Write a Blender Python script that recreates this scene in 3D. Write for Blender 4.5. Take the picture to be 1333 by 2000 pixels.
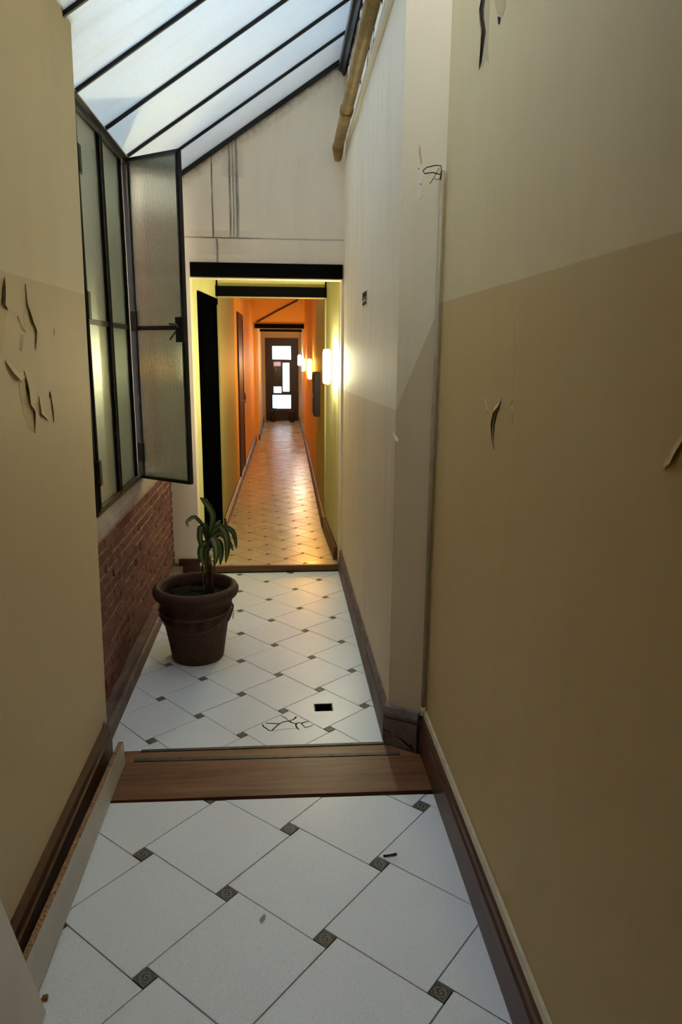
import bpy, bmesh, math, random
from mathutils import Vector, Matrix
random.seed(7)
for o in list(bpy.data.objects): bpy.data.objects.remove(o)
scn = bpy.context.scene
COL = scn.collection

# ------------------------------------------------------------------ camera
FPX = 1395.2
EYE = Vector((0, 0, 1.6))
FW = Vector((0.08197755, 0.97207763, -0.21987442))
RT = Vector((0.99658468, -0.08215234, 0.00836443))
UP = Vector((0.00993232, 0.21980918, 0.97549232))
cam_d = bpy.data.cameras.new('camera'); cam = bpy.data.objects.new('camera', cam_d); COL.objects.link(cam)
cam_d.sensor_fit = 'HORIZONTAL'; cam_d.sensor_width = 36.0; cam_d.lens = FPX / 1333 * 36
cam_d.clip_start = 0.02
M = Matrix((RT, UP, -FW)).transposed().to_4x4(); M.translation = EYE
cam.matrix_world = M
scn.camera = cam
# ------------------------------------------------------------------ sky, exposure
w = bpy.data.worlds.new('overcast_sky'); scn.world = w; w.use_nodes = True
bg = w.node_tree.nodes['Background']; bg.inputs[0].default_value = (1.0, 0.99, 0.98, 1); bg.inputs[1].default_value = 4.0
scn.view_settings.view_transform = 'Standard'; scn.view_settings.look = 'None'
scn.view_settings.exposure = 1.55; scn.view_settings.gamma = 1.0; scn.view_settings.use_curve_mapping = False

# ------------------------------------------------------------------ measuring helpers (photo pixel -> point on a real plane)
def ray(px, py): return FW * FPX + RT * (px - 666.5) - UP * (py - 1000)
def onX(px, py, x): d = ray(px, py); return EYE + d * (x / d.x)
def onY(px, py, y): d = ray(px, py); return EYE + d * (y / d.y)
def onZ(px, py, z): d = ray(px, py); return EYE + d * ((z - 1.6) / d.z)
def S(r, g, b):
    f = lambda c: (c / 255 / 12.92) if c <= 10.3 else ((c / 255 + .055) / 1.055) ** 2.4
    return (f(r), f(g), f(b), 1)

# ------------------------------------------------------------------ material helpers
class N:
    def __init__(s, name):
        s.m = bpy.data.materials.new(name); s.m.use_nodes = True; s.t = s.m.node_tree
        s.b = s.t.nodes['Principled BSDF']; s.out = s.t.nodes['Material Output']
    def node(s, typ, **kw):
        n = s.t.nodes.new(typ)
        for k, v in kw.items(): setattr(n, k, v)
        return n
    def link(s, a, b): s.t.links.new(a, b)
    def setin(s, sock, v):
        if hasattr(v, 'is_output'): s.link(v, sock)
        else: sock.default_value = v
    def math(s, op, a, b=0.0, c=None, clamp=False):
        n = s.node('ShaderNodeMath', operation=op); n.use_clamp = clamp
        s.setin(n.inputs[0], a); s.setin(n.inputs[1], b)
        if c is not None: s.setin(n.inputs[2], c)
        return n.outputs[0]
    def pos(s):
        g = s.node('ShaderNodeNewGeometry'); sp = s.node('ShaderNodeSeparateXYZ'); s.link(g.outputs['Position'], sp.inputs[0])
        return g.outputs['Position'], sp.outputs
    def obj(s):
        g = s.node('ShaderNodeTexCoord'); sp = s.node('ShaderNodeSeparateXYZ'); s.link(g.outputs['Object'], sp.inputs[0])
        return g.outputs['Object'], sp.outputs
    def noise(s, co, scale=5, detail=4, rough=.55, stretch=(1, 1, 1), dist=0.0):
        mp = s.node('ShaderNodeMapping'); mp.inputs['Scale'].default_value = stretch; s.link(co, mp.inputs[0])
        n = s.node('ShaderNodeTexNoise'); n.inputs['Scale'].default_value = scale; n.inputs['Detail'].default_value = detail
        n.inputs['Roughness'].default_value = rough; n.inputs['Distortion'].default_value = dist
        s.link(mp.outputs[0], n.inputs['Vector']); return n.outputs[0]
    def rng(s, v, a, b, c=0.0, d=1.0):
        n = s.node('ShaderNodeMapRange'); n.clamp = True
        for i, x in enumerate((v, a, b, c, d)): s.setin(n.inputs[i], x)
        return n.outputs[0]
    def mix(s, fac, a, b, mode='MIX'):
        n = s.node('ShaderNodeMix', data_type='RGBA', blend_type=mode)
        s.setin(n.inputs[0], fac); s.setin(n.inputs[6], a); s.setin(n.inputs[7], b); return n.outputs[2]
    def bump(s, h, strength=.3, dist=.01):
        n = s.node('ShaderNodeBump'); n.inputs['Strength'].default_value = strength; n.inputs['Distance'].default_value = dist
        s.link(h, n.inputs['Height']); s.link(n.outputs[0], s.b.inputs['Normal']); return n
    def done(s, color=None, rough=.6, metal=0.0, spec=None):
        if color is not None: s.setin(s.b.inputs['Base Color'], color)
        s.setin(s.b.inputs['Roughness'], rough); s.setin(s.b.inputs['Metallic'], metal)
        if spec is not None: s.setin(s.b.inputs['Specular IOR Level'], spec)
        return s.m

def plain(name, col, rough=.5, metal=0., var=.12, scale=14., bump=.08, spec=None):
    n = N(name); co, _ = n.obj()
    f = n.noise(co, scale, 5)
    dark = tuple(c * (1 - var * 2) for c in col[:3]) + (1,); lite = tuple(min(1, c * (1 + var)) for c in col[:3]) + (1,)
    c = n.mix(n.rng(f, .3, .7), dark, lite)
    if bump: n.bump(f, bump, .004)
    return n.done(c, rough, metal, spec)

def paint(name, upper, lower=None, thr=None, rough=.62, stains=None, streak=.10):
    """limewashed plaster: mottling, brush streaks, optional two tone dado at z = thr(x, y)"""
    n = N(name); co, xyz = n.pos()
    m1 = n.noise(co, 1.6, 5, .6); m2 = n.noise(co, 9, 4, .6, (1, 1, .12)); m3 = n.noise(co, 60, 3)
    c = upper
    if lower is not None:
        a, bx, cy = thr
        t = n.math('MULTIPLY_ADD', xyz[0], bx, a); t = n.math('MULTIPLY_ADD', xyz[1], cy, t)
        t = n.math('ADD', t, n.math('MULTIPLY_ADD', m3, .006, -.003))
        k = n.rng(n.math('SUBTRACT', xyz[2], t), -.002, .002)
        c = n.mix(k, lower, upper)
    c = n.mix(n.rng(m1, .3, .75, 0, .14), c, (0.50, 0.44, 0.32, 1))
    c = n.mix(n.rng(m2, .5, .8, 0, streak * 1.6), c, (0.22, 0.19, 0.15, 1))
    if stains: c = stains(n, c, co, xyz)
    h = n.math('ADD', m1, n.math('MULTIPLY', m3, .10)); h = n.math('ADD', h, n.math('MULTIPLY', m2, .2))
    n.bump(h, .25, .012)
    return n.done(c, rough, 0, .35)

def wood(name, c1, c2, axis=0, rough=.45, scale=3.0, knots=False, wear=None):
    n = N(name); co, xyz = n.pos()
    st = [14, 14, 14]; st[axis] = .9
    f = n.noise(co, scale, 6, .62, tuple(st), .6); g = n.noise(co, scale * 5, 4, .6, tuple(st))
    c = n.mix(n.rng(f, .32, .68), c1, c2)
    c = n.mix(n.rng(g, .45, .75, 0, .35), c, tuple(x * .45 for x in c1[:3]) + (1,))
    if knots:
        c = n.mix(n.rng(n.noise(co, 2.2, 5, .6, (1, 9, 1), 1.5), .45, .6, 0, .55), c, tuple(x * .55 for x in c1[:3]) + (1,))
        v = n.node('ShaderNodeTexVoronoi'); v.inputs['Scale'].default_value = 5.5
        mp = n.node('ShaderNodeMapping'); mp.inputs['Scale'].default_value = (.8, 1.6, 1); n.link(co, mp.inputs[0]); n.link(mp.outputs[0], v.inputs['Vector'])
        c = n.mix(n.rng(v.outputs['Distance'], .035, .085, .85, 0), c, tuple(x * .25 for x in c1[:3]) + (1,))
    if wear is not None:
        c = n.mix(n.rng(n.noise(co, 7, 5, .65), .42, .62, 0, .75), c, wear)
    n.bump(g, .2, .003)
    return n.done(c, rough, 0, .4)

# ------------------------------------------------------------------ mesh helpers
class MB:
    def __init__(s): s.v = []; s.f = []
    def add(s, vs, fs):
        k = len(s.v); s.v += [tuple(p) for p in vs]; s.f += [tuple(i + k for i in f) for f in fs]; return s
    def box(s, x0, x1, y0, y1, z0, z1, c=0.0):
        if c <= 0:
            return s.add([(x, y, z) for z in (z0, z1) for y in (y0, y1) for x in (x0, x1)],
                         [(0, 2, 3, 1), (4, 5, 7, 6), (0, 1, 5, 4), (2, 6, 7, 3), (0, 4, 6, 2), (1, 3, 7, 5)])
        bm = bmesh.new(); bmesh.ops.create_cube(bm, size=1)
        for v in bm.verts: v.co = Vector(((x0 + x1) / 2 + v.co.x * (x1 - x0), (y0 + y1) / 2 + v.co.y * (y1 - y0), (z0 + z1) / 2 + v.co.z * (z1 - z0)))
        bmesh.ops.bevel(bm, geom=bm.edges[:], offset=c, segments=1, affect='EDGES')
        bm.verts.index_update(); s.add([v.co for v in bm.verts], [[v.index for v in f.verts] for f in bm.faces]); bm.free(); return s
    def prism(s, poly, a, b, axis='Y'):
        """extrude a 2D polygon along axis from a to b; poly gives the two other coords in xyz order"""
        def P(p, t): return {'X': (t, p[0], p[1]), 'Y': (p[0], t, p[1]), 'Z': (p[0], p[1], t)}[axis]
        n = len(poly); vs = [P(p, a) for p in poly] + [P(p, b) for p in poly]
        return s.add(vs, [tuple(range(n)), tuple(range(2 * n - 1, n - 1, -1))] + [(i, i + n, (i + 1) % n + n, (i + 1) % n) for i in range(n)])
    def loft(s, rings, closed=True, caps=True):
        k = len(rings[0]); vs = [p for r in rings for p in r]; fs = []
        for i in range(len(rings) - 1):
            for j in range(k if closed else k - 1):
                fs.append((i * k + j, i * k + (j + 1) % k, (i + 1) * k + (j + 1) % k, (i + 1) * k + j))
        if caps and closed: fs += [tuple(range(k - 1, -1, -1)), tuple(range((len(rings) - 1) * k, len(rings) * k))]
        return s.add(vs, fs)
    def tube(s, pts, r, seg=8):
        pts = [Vector(p) for p in pts]; rings = []; prev = None
        for i, p in enumerate(pts):
            d = (pts[min(i + 1, len(pts) - 1)] - pts[max(i - 1, 0)]).normalized()
            if prev is None: a = d.orthogonal().normalized()
            else: a = (prev - d * prev.dot(d)).normalized()
            prev = a; b = d.cross(a); rr = r[i] if isinstance(r, (list, tuple)) else r
            rings.append([p + (a * math.cos(t) + b * math.sin(t)) * rr for t in [2 * math.pi * j / seg for j in range(seg)]])
        return s.loft(rings)
    def lathe(s, prof, cx, cy, seg=40, fr=None, cap_bottom=True, cap_top=False):
        rings = []
        for (r, z) in prof:
            rings.append([(cx + (r + (fr(z, 2 * math.pi * j / seg) if fr else 0)) * math.cos(2 * math.pi * j / seg),
                           cy + (r + (fr(z, 2 * math.pi * j / seg) if fr else 0)) * math.sin(2 * math.pi * j / seg), z) for j in range(seg)])
        s.loft(rings, True, False); k = len(s.v) - len(rings) * seg
        if cap_bottom: s.f.append(tuple(k + j for j in range(seg - 1, -1, -1)))
        if cap_top: s.f.append(tuple(k + (len(rings) - 1) * seg + j for j in range(seg)))
        return s
    def mesh(s, name):
        me = bpy.data.meshes.new(name); me.from_pydata(s.v, [], s.f); me.validate()
        bm = bmesh.new(); bm.from_mesh(me); bmesh.ops.recalc_face_normals(bm, faces=bm.faces); bm.to_mesh(me); bm.free(); return me
    def build(s, name, mat, parent=None, smooth=False):
        return put(name, s.mesh(name), mat, parent, smooth)

def put(name, me, mat, parent=None, smooth=False, loc=None, rz=0.0):
    if mat is not None and not me.materials: me.materials.append(mat)
    if smooth: me.polygons.foreach_set('use_smooth', [True] * len(me.polygons))
    o = bpy.data.objects.new(name, me); COL.objects.link(o)
    if loc is not None: o.location = loc; o.rotation_euler = (0, 0, rz)
    if parent is not None:
        o.parent = parent
        if loc is None and parent.get('_world', 0): o.matrix_parent_inverse = parent.matrix_basis.inverted()
    return o
def tag(o, label, cat=None, group=None, kind=None):
    o['label'] = label
    if cat: o['category'] = cat
    if group: o['group'] = group
    if kind: o['kind'] = kind
    return o
def thing(name, loc, label, cat, group=None, kind=None, world=True):
    """an Empty at the base of a thing; with world=True its parts are given in world coordinates"""
    o = bpy.data.objects.new(name, None); COL.objects.link(o); o.location = loc; o.empty_display_size = .1
    if world: o['_world'] = 1
    return tag(o, label, cat, group, kind)
def struct(name, mb, mat, label, cat, parent=None):
    return tag(mb.build(name, mat), label, cat, None, 'structure')

def clip(poly, planes):
    for (nx, ny, d) in planes:                      # keep nx*x + ny*y <= d
        out = []
        for i in range(len(poly)):
            a, b = poly[i], poly[(i + 1) % len(poly)]; fa = nx * a[0] + ny * a[1] - d; fb = nx * b[0] + ny * b[1] - d
            if fa <= 0: out.append(a)
            if (fa < 0) != (fb < 0) and abs(fa - fb) > 1e-12:
                t = fa / (fa - fb); out.append((a[0] + (b[0] - a[0]) * t, a[1] + (b[1] - a[1]) * t))
        poly = out
        if len(poly) < 3: return []
    return poly
def area(p): return abs(sum(p[i][0] * p[(i + 1) % len(p)][1] - p[(i + 1) % len(p)][0] * p[i][1] for i in range(len(p)))) / 2
def slabpoly(poly, z0, z1, ch):
    """tile body: polygon (2D) from z0 to z1 with a small chamfer"""
    n = len(poly); cx = sum(p[0] for p in poly) / n; cy = sum(p[1] for p in poly) / n
    def ins(p):
        dx, dy = cx - p[0], cy - p[1]; L = math.hypot(dx, dy) or 1; return (p[0] + dx / L * ch * 1.4, p[1] + dy / L * ch * 1.4)
    top = [ins(p) for p in poly]
    m = MB(); m.loft([[(p[0], p[1], z0) for p in poly], [(p[0], p[1], z1 - ch * .6) for p in poly], [(p[0], p[1], z1) for p in top]]); return m

# ------------------------------------------------------------------ materials
CREAM = S(244, 229, 204)
def end_stains(n, c, co, xyz):
    x, y, z = xyz; dk = S(52, 44, 46)
    wob = n.math('MULTIPLY_ADD', n.noise(co, 5, 3), .014, -.007)
    xx = n.math('ADD', x, wob); tot = None
    rz = n.math('MULTIPLY_ADD', x, .672, 3.1326)
    nz = n.noise(co, 26, 5, .65, (1, 1, .25)); nf = n.noise(co, 16, 6, .7)
    for x0, wd, z0, z1, st in ((-.436, .004, 2.325, 9, .95), (-.322, .005, 2.325, 9, .9), (-.300, .004, 2.325, 9, .75), (-.276, .008, 2.325, 9, .8), (-.415, .006, 2.165, 2.32, .8),
                               (-.30, .04, 2.70, 9, .35), (-.37, .10, 2.22, 2.318, .16), (-.37, .12, 2.325, 2.37, .16)):
        d = n.math('ABSOLUTE', n.math('SUBTRACT', xx, x0)); k = n.rng(d, wd * .35, wd * 2.1, st, 0)
        k = n.math('MULTIPLY', k, n.math('GREATER_THAN', z, z0)); k = n.math('MULTIPLY', k, n.math('LESS_THAN', z, z1))
        k = n.math('MULTIPLY', k, n.rng(nz, .25, .6, .45, 1))
        tot = k if tot is None else n.math('MAXIMUM', tot, k)
    zc = n.math('ADD', z, n.math('MULTIPLY_ADD', nf, .012, -.006))
    d = n.math('ABSOLUTE', n.math('SUBTRACT', zc, 2.325)); cen = n.math('ABSOLUTE', n.math('ADD', x, .36))
    tot = n.math('MAXIMUM', tot, n.math('MULTIPLY', n.rng(d, .001, .008, 1, 0), n.rng(cen, .1, .26, .9, .45)))
    below = n.math('SUBTRACT', rz, z)
    tot = n.math('MAXIMUM', tot, n.math('MULTIPLY', n.rng(below, .0, .10, .75, 0), n.rng(nf, .35, .65)))
    return n.mix(tot, c, dk)
def mid_dirt(n, c, co, xyz):
    k = n.rng(n.noise(co, 22, 5, .7, (1, 1, .2)), .62, .74, 0, .45)
    k = n.math('MULTIPLY', k, n.rng(n.noise(co, 2.2, 2), .45, .6))
    hi = n.math('MULTIPLY', n.rng(xyz[2], 2.98, 3.25), n.rng(n.noise(co, 20, 5, .7, (1, 1.6, .35)), .42, .5, 0, .92))
    c = n.mix(hi, c, S(38, 34, 36))
    return n.mix(k, c, S(95, 86, 70))
M_R_NEAR = paint('plaster_right_near', S(229, 206, 158), S(211, 180, 124), (1.770, 0, 0), streak=.05)
M_R_SPLAY = paint('plaster_splay', S(242, 227, 198), S(219, 199, 164), (1.38 - .43 * 2.786, 2.786, 0), streak=.06)
M_R_MID = paint('plaster_right_mid', CREAM, S(226, 205, 172), (1.44, 0, -.021), stains=mid_dirt, streak=.12)
M_L_NEAR = paint('plaster_left_near', S(226, 210, 170), S(214, 192, 150), (1.79, 0, 0), streak=.06)
M_END = paint('plaster_end', S(250, 233, 207), stains=end_stains, streak=.05)
M_PASS = paint('plaster_passage', S(226, 220, 160), streak=.07)
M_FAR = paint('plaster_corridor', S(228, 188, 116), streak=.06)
M_FAR_DIM = paint('plaster_corridor_dim', S(176, 164, 104), streak=.1)  # yellowish wall darkened to olive: fading lamp light put into the colour
M_CEIL = paint('plaster_ceiling', S(196, 184, 150))
M_PATCH = paint('plaster_bare', S(206, 182, 134), streak=.02)
M_FLAKE_L = paint('paint_skin_left', S(216, 194, 152), streak=.02)
M_FLAKE_R = paint('paint_skin_right', S(212, 182, 127), streak=.02)
M_FLAKE_W = paint('paint_skin_pale', S(240, 232, 210), streak=.02)
M_CRACK_SHADE = plain('deep_crack_shade', S(22, 17, 12), .9)  # cracks, plus shade painted into the threshold gap and junction box
M_BLACK = plain('black_paint', S(12, 12, 13), .8, 0, .2, 20, .1, .05)
M_BLACKDOOR = plain('door_black', S(4, 4, 6), .9, 0, .2, 9, .05, .0)  # one even near-black without sheen for leaf, frame and panels
M_STEEL = plain('grey_steel', S(74, 76, 74), .42, .35, .25, 30, .15)
M_STEELBLK = plain('black_steel', S(18, 20, 20), .45, .3, .2, 30, .15)
M_STRIP = plain('worn_aluminium', S(98, 94, 90), .5, .5, .2, 40, .1)
M_BASE_R = wood('baseboard_brown', S(104, 68, 52), S(76, 48, 38), 1, .4)
M_BASE_W = wood('baseboard_weathered', S(116, 92, 84), S(88, 64, 58), 1, .6, wear=S(132, 118, 112))
M_BASE_S = wood('baseboard_greyed', S(122, 106, 108), S(96, 80, 80), 0, .65, wear=S(140, 128, 128))
M_BASE_D = wood('baseboard_dark', S(86, 46, 36), S(56, 28, 22), 0, .4)
M_BASE_L = wood('baseboard_left', S(112, 78, 56), S(72, 46, 34), 1, .4)
M_PLANK = wood('plank_wood', S(150, 104, 72), S(98, 62, 43), 0, .42, 2.4, True)
M_PLANK2 = wood('plank_wood_light', S(160, 116, 82), S(126, 86, 60), 0, .42, 2.4, True)
M_RISER = wood('riser_wood', S(132, 92, 48), S(98, 64, 34), 0, .4)
M_DOORWOOD = wood('far_door_wood', S(72, 40, 28), S(44, 22, 16), 2, .45)
M_BROWNBOX = wood('box_wood', S(60, 30, 22), S(40, 20, 16), 2, .5)
M_CONDUIT = plain('conduit_cream', S(176, 160, 128), .5, 0, .1, 12, .05)
M_TRUNK = plain('trunking_cream', S(214, 202, 172), .5, 0, .08, 20, .05)
M_CABLE = plain('black_cable', S(16, 15, 15), .5)
M_PIPE = plain('pipe_ochre', S(158, 128, 70), .5, 0, .22, 9, .12)
M_GROUT = plain('dark_grout', S(44, 42, 40), .9, 0, .25, 40, .2)
M_LAMINATE = plain('laminate_grey', S(206, 197, 184), .45, 0, .07, 5, .03)
M_WHITEBOARD = plain('painted_board', S(218, 210, 198), .5, 0, .06, 5, .04)
M_CHIP = None
def mk_chip():
    n = N('chipboard_edge'); co, _ = n.pos(); f = n.noise(co, 240, 3, .7, (1, .5, 1)); c = n.mix(n.rng(f, .35, .65), S(96, 58, 36), S(196, 156, 112)); n.bump(f, .5, .002); return n.done(c, .85)
M_CHIP = mk_chip()
def mk_tile(name, base, rough):
    n = N(name); co, xyz = n.pos(); g = n.node('ShaderNodeObjectInfo')
    sp = n.noise(co, 260, 2, .8); sp2 = n.noise(co, 130, 3, .7); big = n.noise(co, 2.4, 5, .6)
    c = n.mix(n.rng(g.outputs['Random'], 0, 1, 0, .35), base, tuple(x * .92 for x in base[:3]) + (1,))
    c = n.mix(n.rng(sp, .56, .70, 0, .45), c, S(120, 118, 112))
    c = n.mix(n.rng(sp2, .62, .75, 0, .22), c, S(130, 126, 116))
    c = n.mix(n.rng(big, .5, .85, 0, .12), c, tuple(x * .62 for x in base[:3]) + (1,))
    n.bump(n.math('ADD', n.math('MULTIPLY', sp2, .5), big), .12, .003)
    return n.done(c, n.rng(big, .3, .7, rough, rough + .12), 0, .5)
M_TILE = mk_tile('ceramic_tile', S(243, 248, 254), .30)
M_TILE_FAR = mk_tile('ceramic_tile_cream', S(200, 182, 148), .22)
def mk_insert(name='decorated_insert'):
    n = N(name); co, (x, y, z) = n.obj()
    # object space is in units of the insert (the insert spans -0.5..0.5)
    ax = n.math('ABSOLUTE', x); ay = n.math('ABSOLUTE', y); sq = n.math('MAXIMUM', ax, ay)
    r = n.math('SQRT', n.math('ADD', n.math('MULTIPLY', x, x), n.math('MULTIPLY', y, y))); th = n.math('ARCTAN2', y, x)
    ring = n.math('MULTIPLY', n.math('GREATER_THAN', r, .27), n.math('LESS_THAN', r, .35))
    swirl = n.math('SINE', n.math('ADD', n.math('MULTIPLY', th, 2), n.math('MULTIPLY', r, 28)))
    sw = n.math('MULTIPLY', n.math('GREATER_THAN', swirl, .15), n.math('LESS_THAN', r, .24))
    frame = n.math('MULTIPLY', n.math('GREATER_THAN', sq, .40), n.math('LESS_THAN', sq, .445))
    corner = n.math('GREATER_THAN', n.math('SINE', n.math('MULTIPLY', n.math('ADD', ax, ay), 52)), .35)
    corner = n.math('MULTIPLY', corner, n.math('MULTIPLY', n.math('GREATER_THAN', r, .38), n.math('LESS_THAN', sq, .39)))
    lite = n.math('MAXIMUM', n.math('MAXIMUM', ring, sw), n.math('MAXIMUM', frame, n.math('MULTIPLY', corner, .6)))
    f = n.noise(co, 6, 4); lite = n.math('MULTIPLY', lite, n.rng(f, .3, .6, .5, 1))
    c = n.mix(lite, S(58, 56, 52), S(158, 156, 148)); n.bump(lite, .5, .02)
    return n.done(c, .4, 0, .5)
M_INSERT = mk_insert()
M_INSERT_FAR = plain('insert_brown', S(70, 52, 36), .4, 0, .2, 60, .1)
def mk_brick(name, a, b):
    n = N(name); co, _ = n.pos(); g = n.node('ShaderNodeObjectInfo'); f = n.noise(co, 16, 6, .7); f2 = n.noise(co, 70, 4, .7)
    c = n.mix(g.outputs['Random'], a, b); c = n.mix(n.rng(f, .45, .7, 0, .6), c, S(66, 34, 28)); c = n.mix(n.rng(f2, .58, .75, 0, .6), c, S(150, 116, 98))
    n.bump(n.math('ADD', f, n.math('MULTIPLY', f2, .4)), .8, .012); return n.done(c, .85, 0, .25)
M_BRICK = mk_brick('red_brick', S(130, 86, 76), S(108, 68, 60))
M_MORTAR = plain('mortar', S(176, 142, 124), .95, 0, .2, 30, .4)
M_SILL = plain('sill_plaster', S(176, 160, 150), .8, 0, .1, 12, .2)
def mk_terra():
    n = N('aged_terracotta'); co, (x, y, z) = n.pos(); f = n.noise(co, 9, 6, .65); f2 = n.noise(co, 45, 4)
    c = n.mix(n.rng(f, .3, .7), S(62, 42, 34), S(92, 64, 50)); c = n.mix(n.rng(f2, .6, .75, 0, .5), c, S(110, 88, 74)); c = n.mix(n.rng(f, .55, .75, 0, .5), c, S(48, 34, 29))
    n.bump(f2, .3, .004); return n.done(c, .72, 0, .3)
M_TERRA = mk_terra()
M_SOIL = plain('potting_soil', S(30, 22, 17), .95, 0, .4, 60, .9, .1)
M_WIRE = plain('copper_wire', S(128, 92, 74), .5, .4)
def mk_leaf():
    n = N('striped_leaf'); uv = n.node('ShaderNodeUVMap'); sp = n.node('ShaderNodeSeparateXYZ'); n.link(uv.outputs[0], sp.inputs[0])
    d = n.math('ABSOLUTE', n.math('SUBTRACT', sp.outputs[0], .5)); co, _ = n.pos(); f = n.noise(co, 30, 3)
    d = n.math('ADD', d, n.math('MULTIPLY_ADD', f, .1, -.05)); k = n.rng(d, .10, .26, 1, 0)
    c = n.mix(k, S(50, 68, 40), S(112, 128, 70)); tip = n.rng(sp.outputs[1], .93, 1.0); c = n.mix(tip, c, S(74, 52, 34))
    n.b.inputs['Subsurface Weight'].default_value = 0; return n.done(c, .38, 0, .5)
M_LEAF = mk_leaf()
M_LEAF2 = plain('small_leaf', S(62, 84, 48), .5)
M_CANE = plain('plant_cane', S(104, 84, 62), .8, 0, .3, 30, .4)
def mk_poly():
    n = N('polycarbonate_sheet'); co, (x, y, z) = n.pos()
    big = n.noise(co, 2.2, 5, .6, (1, 1.6, 1)); spk = n.noise(co, 75, 5, .85); st = n.noise(co, 5, 4, .6, (.5, 5, .5))
    wv = n.math('SINE', n.math('MULTIPLY', y, 2 * math.pi / .0105))
    c = n.mix(n.rng(big, .3, .7, 0, .5), (.57, .69, .79, 1), (.71, .76, .80, 1))
    c = n.mix(n.rng(spk, .52, .66, 0, .6), c, (.95, .96, .96, 1)); c = n.mix(n.rng(st, .5, .78, 0, .5), c, (.52, .51, .49, 1))
    c = n.mix(n.rng(y, 4.55, 5.1, 0, .45), c, (.50, .48, .44, 1))
    c = n.mix(n.rng(wv, -1, 1, 0, .10), c, (.4, .45, .5, 1))
    t = n.node('ShaderNodeBsdfTranslucent'); d = n.node('ShaderNodeBsdfDiffuse'); g = n.node('ShaderNodeBsdfGlossy'); g.inputs['Roughness'].default_value = .6
    n.link(c, t.inputs[0]); n.link(c, d.inputs[0])
    a = n.node('ShaderNodeMixShader'); a.inputs[0].default_value = .12; n.link(t.outputs[0], a.inputs[1]); n.link(d.outputs[0], a.inputs[2])
    fr = n.node('ShaderNodeFresnel'); fr.inputs['IOR'].default_value = 1.58      # twin-wall sheet: four surfaces reflect in turn
    tr = n.math('POWER', n.math('SUBTRACT', 1.0, fr.outputs[0]), 4.0)
    b = n.node('ShaderNodeMixShader'); n.link(n.math('SUBTRACT', 1.0, tr), b.inputs[0]); n.link(a.outputs[0], b.inputs[1]); n.link(g.outputs[0], b.inputs[2])
    n.link(b.outputs[0], n.out.inputs[0]); return n.m
M_POLY = mk_poly()
def mk_ribbed(name, tint, gloss, grough, ribs, gb=.9, rmix=.55):
    n = N(name); co, (x, y, z) = n.obj()
    wv = n.math('SINE', n.math('MULTIPLY', x, 2 * math.pi / ribs)); f = n.noise(co, 3, 3)
    bp = n.node('ShaderNodeBump'); bp.inputs['Strength'].default_value = .9; bp.inputs['Distance'].default_value = .0022; n.link(wv, bp.inputs['Height'])
    t = n.node('ShaderNodeBsdfTranslucent'); n.link(n.mix(n.rng(wv, -.2, 1, 0, .45), n.mix(n.rng(f, .3, .7), tint, tuple(c * .75 for c in tint[:3]) + (1,)), (.2, .22, .2, 1)), t.inputs[0])  # dark stripes in the tint imitate the light and shade of the ribs
    r = n.node('ShaderNodeBsdfRefraction'); r.inputs['Color'].default_value = (.72, .78, .74, 1); r.inputs['Roughness'].default_value = .16; r.inputs['IOR'].default_value = 1.45; n.link(bp.outputs[0], r.inputs['Normal'])
    g = n.node('ShaderNodeBsdfGlossy'); g.inputs['Roughness'].default_value = grough; g.inputs['Color'].default_value = (.9, .95, .9, 1); bp2 = n.node('ShaderNodeBump'); bp2.inputs['Strength'].default_value = gb; bp2.inputs['Distance'].default_value = .0012; n.link(wv, bp2.inputs['Height']); n.link(bp2.outputs[0], g.inputs['Normal'])
    a = n.node('ShaderNodeMixShader'); a.inputs[0].default_value = rmix; n.link(t.outputs[0], a.inputs[1]); n.link(r.outputs[0], a.inputs[2])
    fr = n.node('ShaderNodeLayerWeight'); fr.inputs[0].default_value = .45
    b = n.node('ShaderNodeMixShader'); n.link(n.rng(fr.outputs['Facing'], 0, 1, gloss * .5, gloss * 1.3), b.inputs[0]); n.link(a.outputs[0], b.inputs[1]); n.link(g.outputs[0], b.inputs[2])
    n.link(b.outputs[0], n.out.inputs[0]); return n.m
M_RIB = mk_ribbed('ribbed_glass', (.70, .74, .70, 1), .40, .22, .0105, .6, .72)
M_FROST = mk_ribbed('frosted_ribbed_glass', (.46, .60, .55, 1), .55, .34, .006, .25, .4)
def mk_pane(name, col):
    n = N(name); co, _ = n.pos(); f = n.noise(co, 8, 2)
    t = n.node('ShaderNodeBsdfTranslucent'); n.link(n.mix(f, col, tuple(c * .9 for c in col[:3]) + (1,)), t.inputs[0]); g = n.node('ShaderNodeBsdfGlossy'); g.inputs['Roughness'].default_value = .1
    b = n.node('ShaderNodeMixShader'); b.inputs[0].default_value = .06; n.link(t.outputs[0], b.inputs[1]); n.link(g.outputs[0], b.inputs[2]); n.link(b.outputs[0], n.out.inputs[0]); return n.m
M_PANE = mk_pane('bright_frosted_pane', (.40, .46, .50, 1))
M_PANE_PINK = mk_pane('pinkish_pane', (.30, .23, .22, 1))
M_PANE_DARK = plain('dark_pane', S(26, 22, 22), .2)
def mk_lamp(name, col, strength):
    n = N(name); co, _ = n.obj(); f = n.noise(co, 20, 2); e = n.node('ShaderNodeEmission'); n.link(n.mix(f, col, tuple(c * .92 for c in col[:3]) + (1,)), e.inputs[0]); e.inputs[1].default_value = strength; n.link(e.outputs[0], n.out.inputs[0]); return n.m
M_LAMP_W = mk_lamp('lit_glass_white', (1.0, .97, .62, 1), 62)
M_LAMP_O = mk_lamp('lit_glass_orange', (1.0, .44, .05, 1), 80)
M_LAMP_Y = mk_lamp('lit_glass_amber', (1.0, .44, .07, 1), 65)
M_LAMP_C = mk_lamp('lit_glass_cool', (1.0, .93, .80, 1), 60)
M_BRASS = plain('lamp_metal', S(170, 150, 100), .35, .8)

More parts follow.
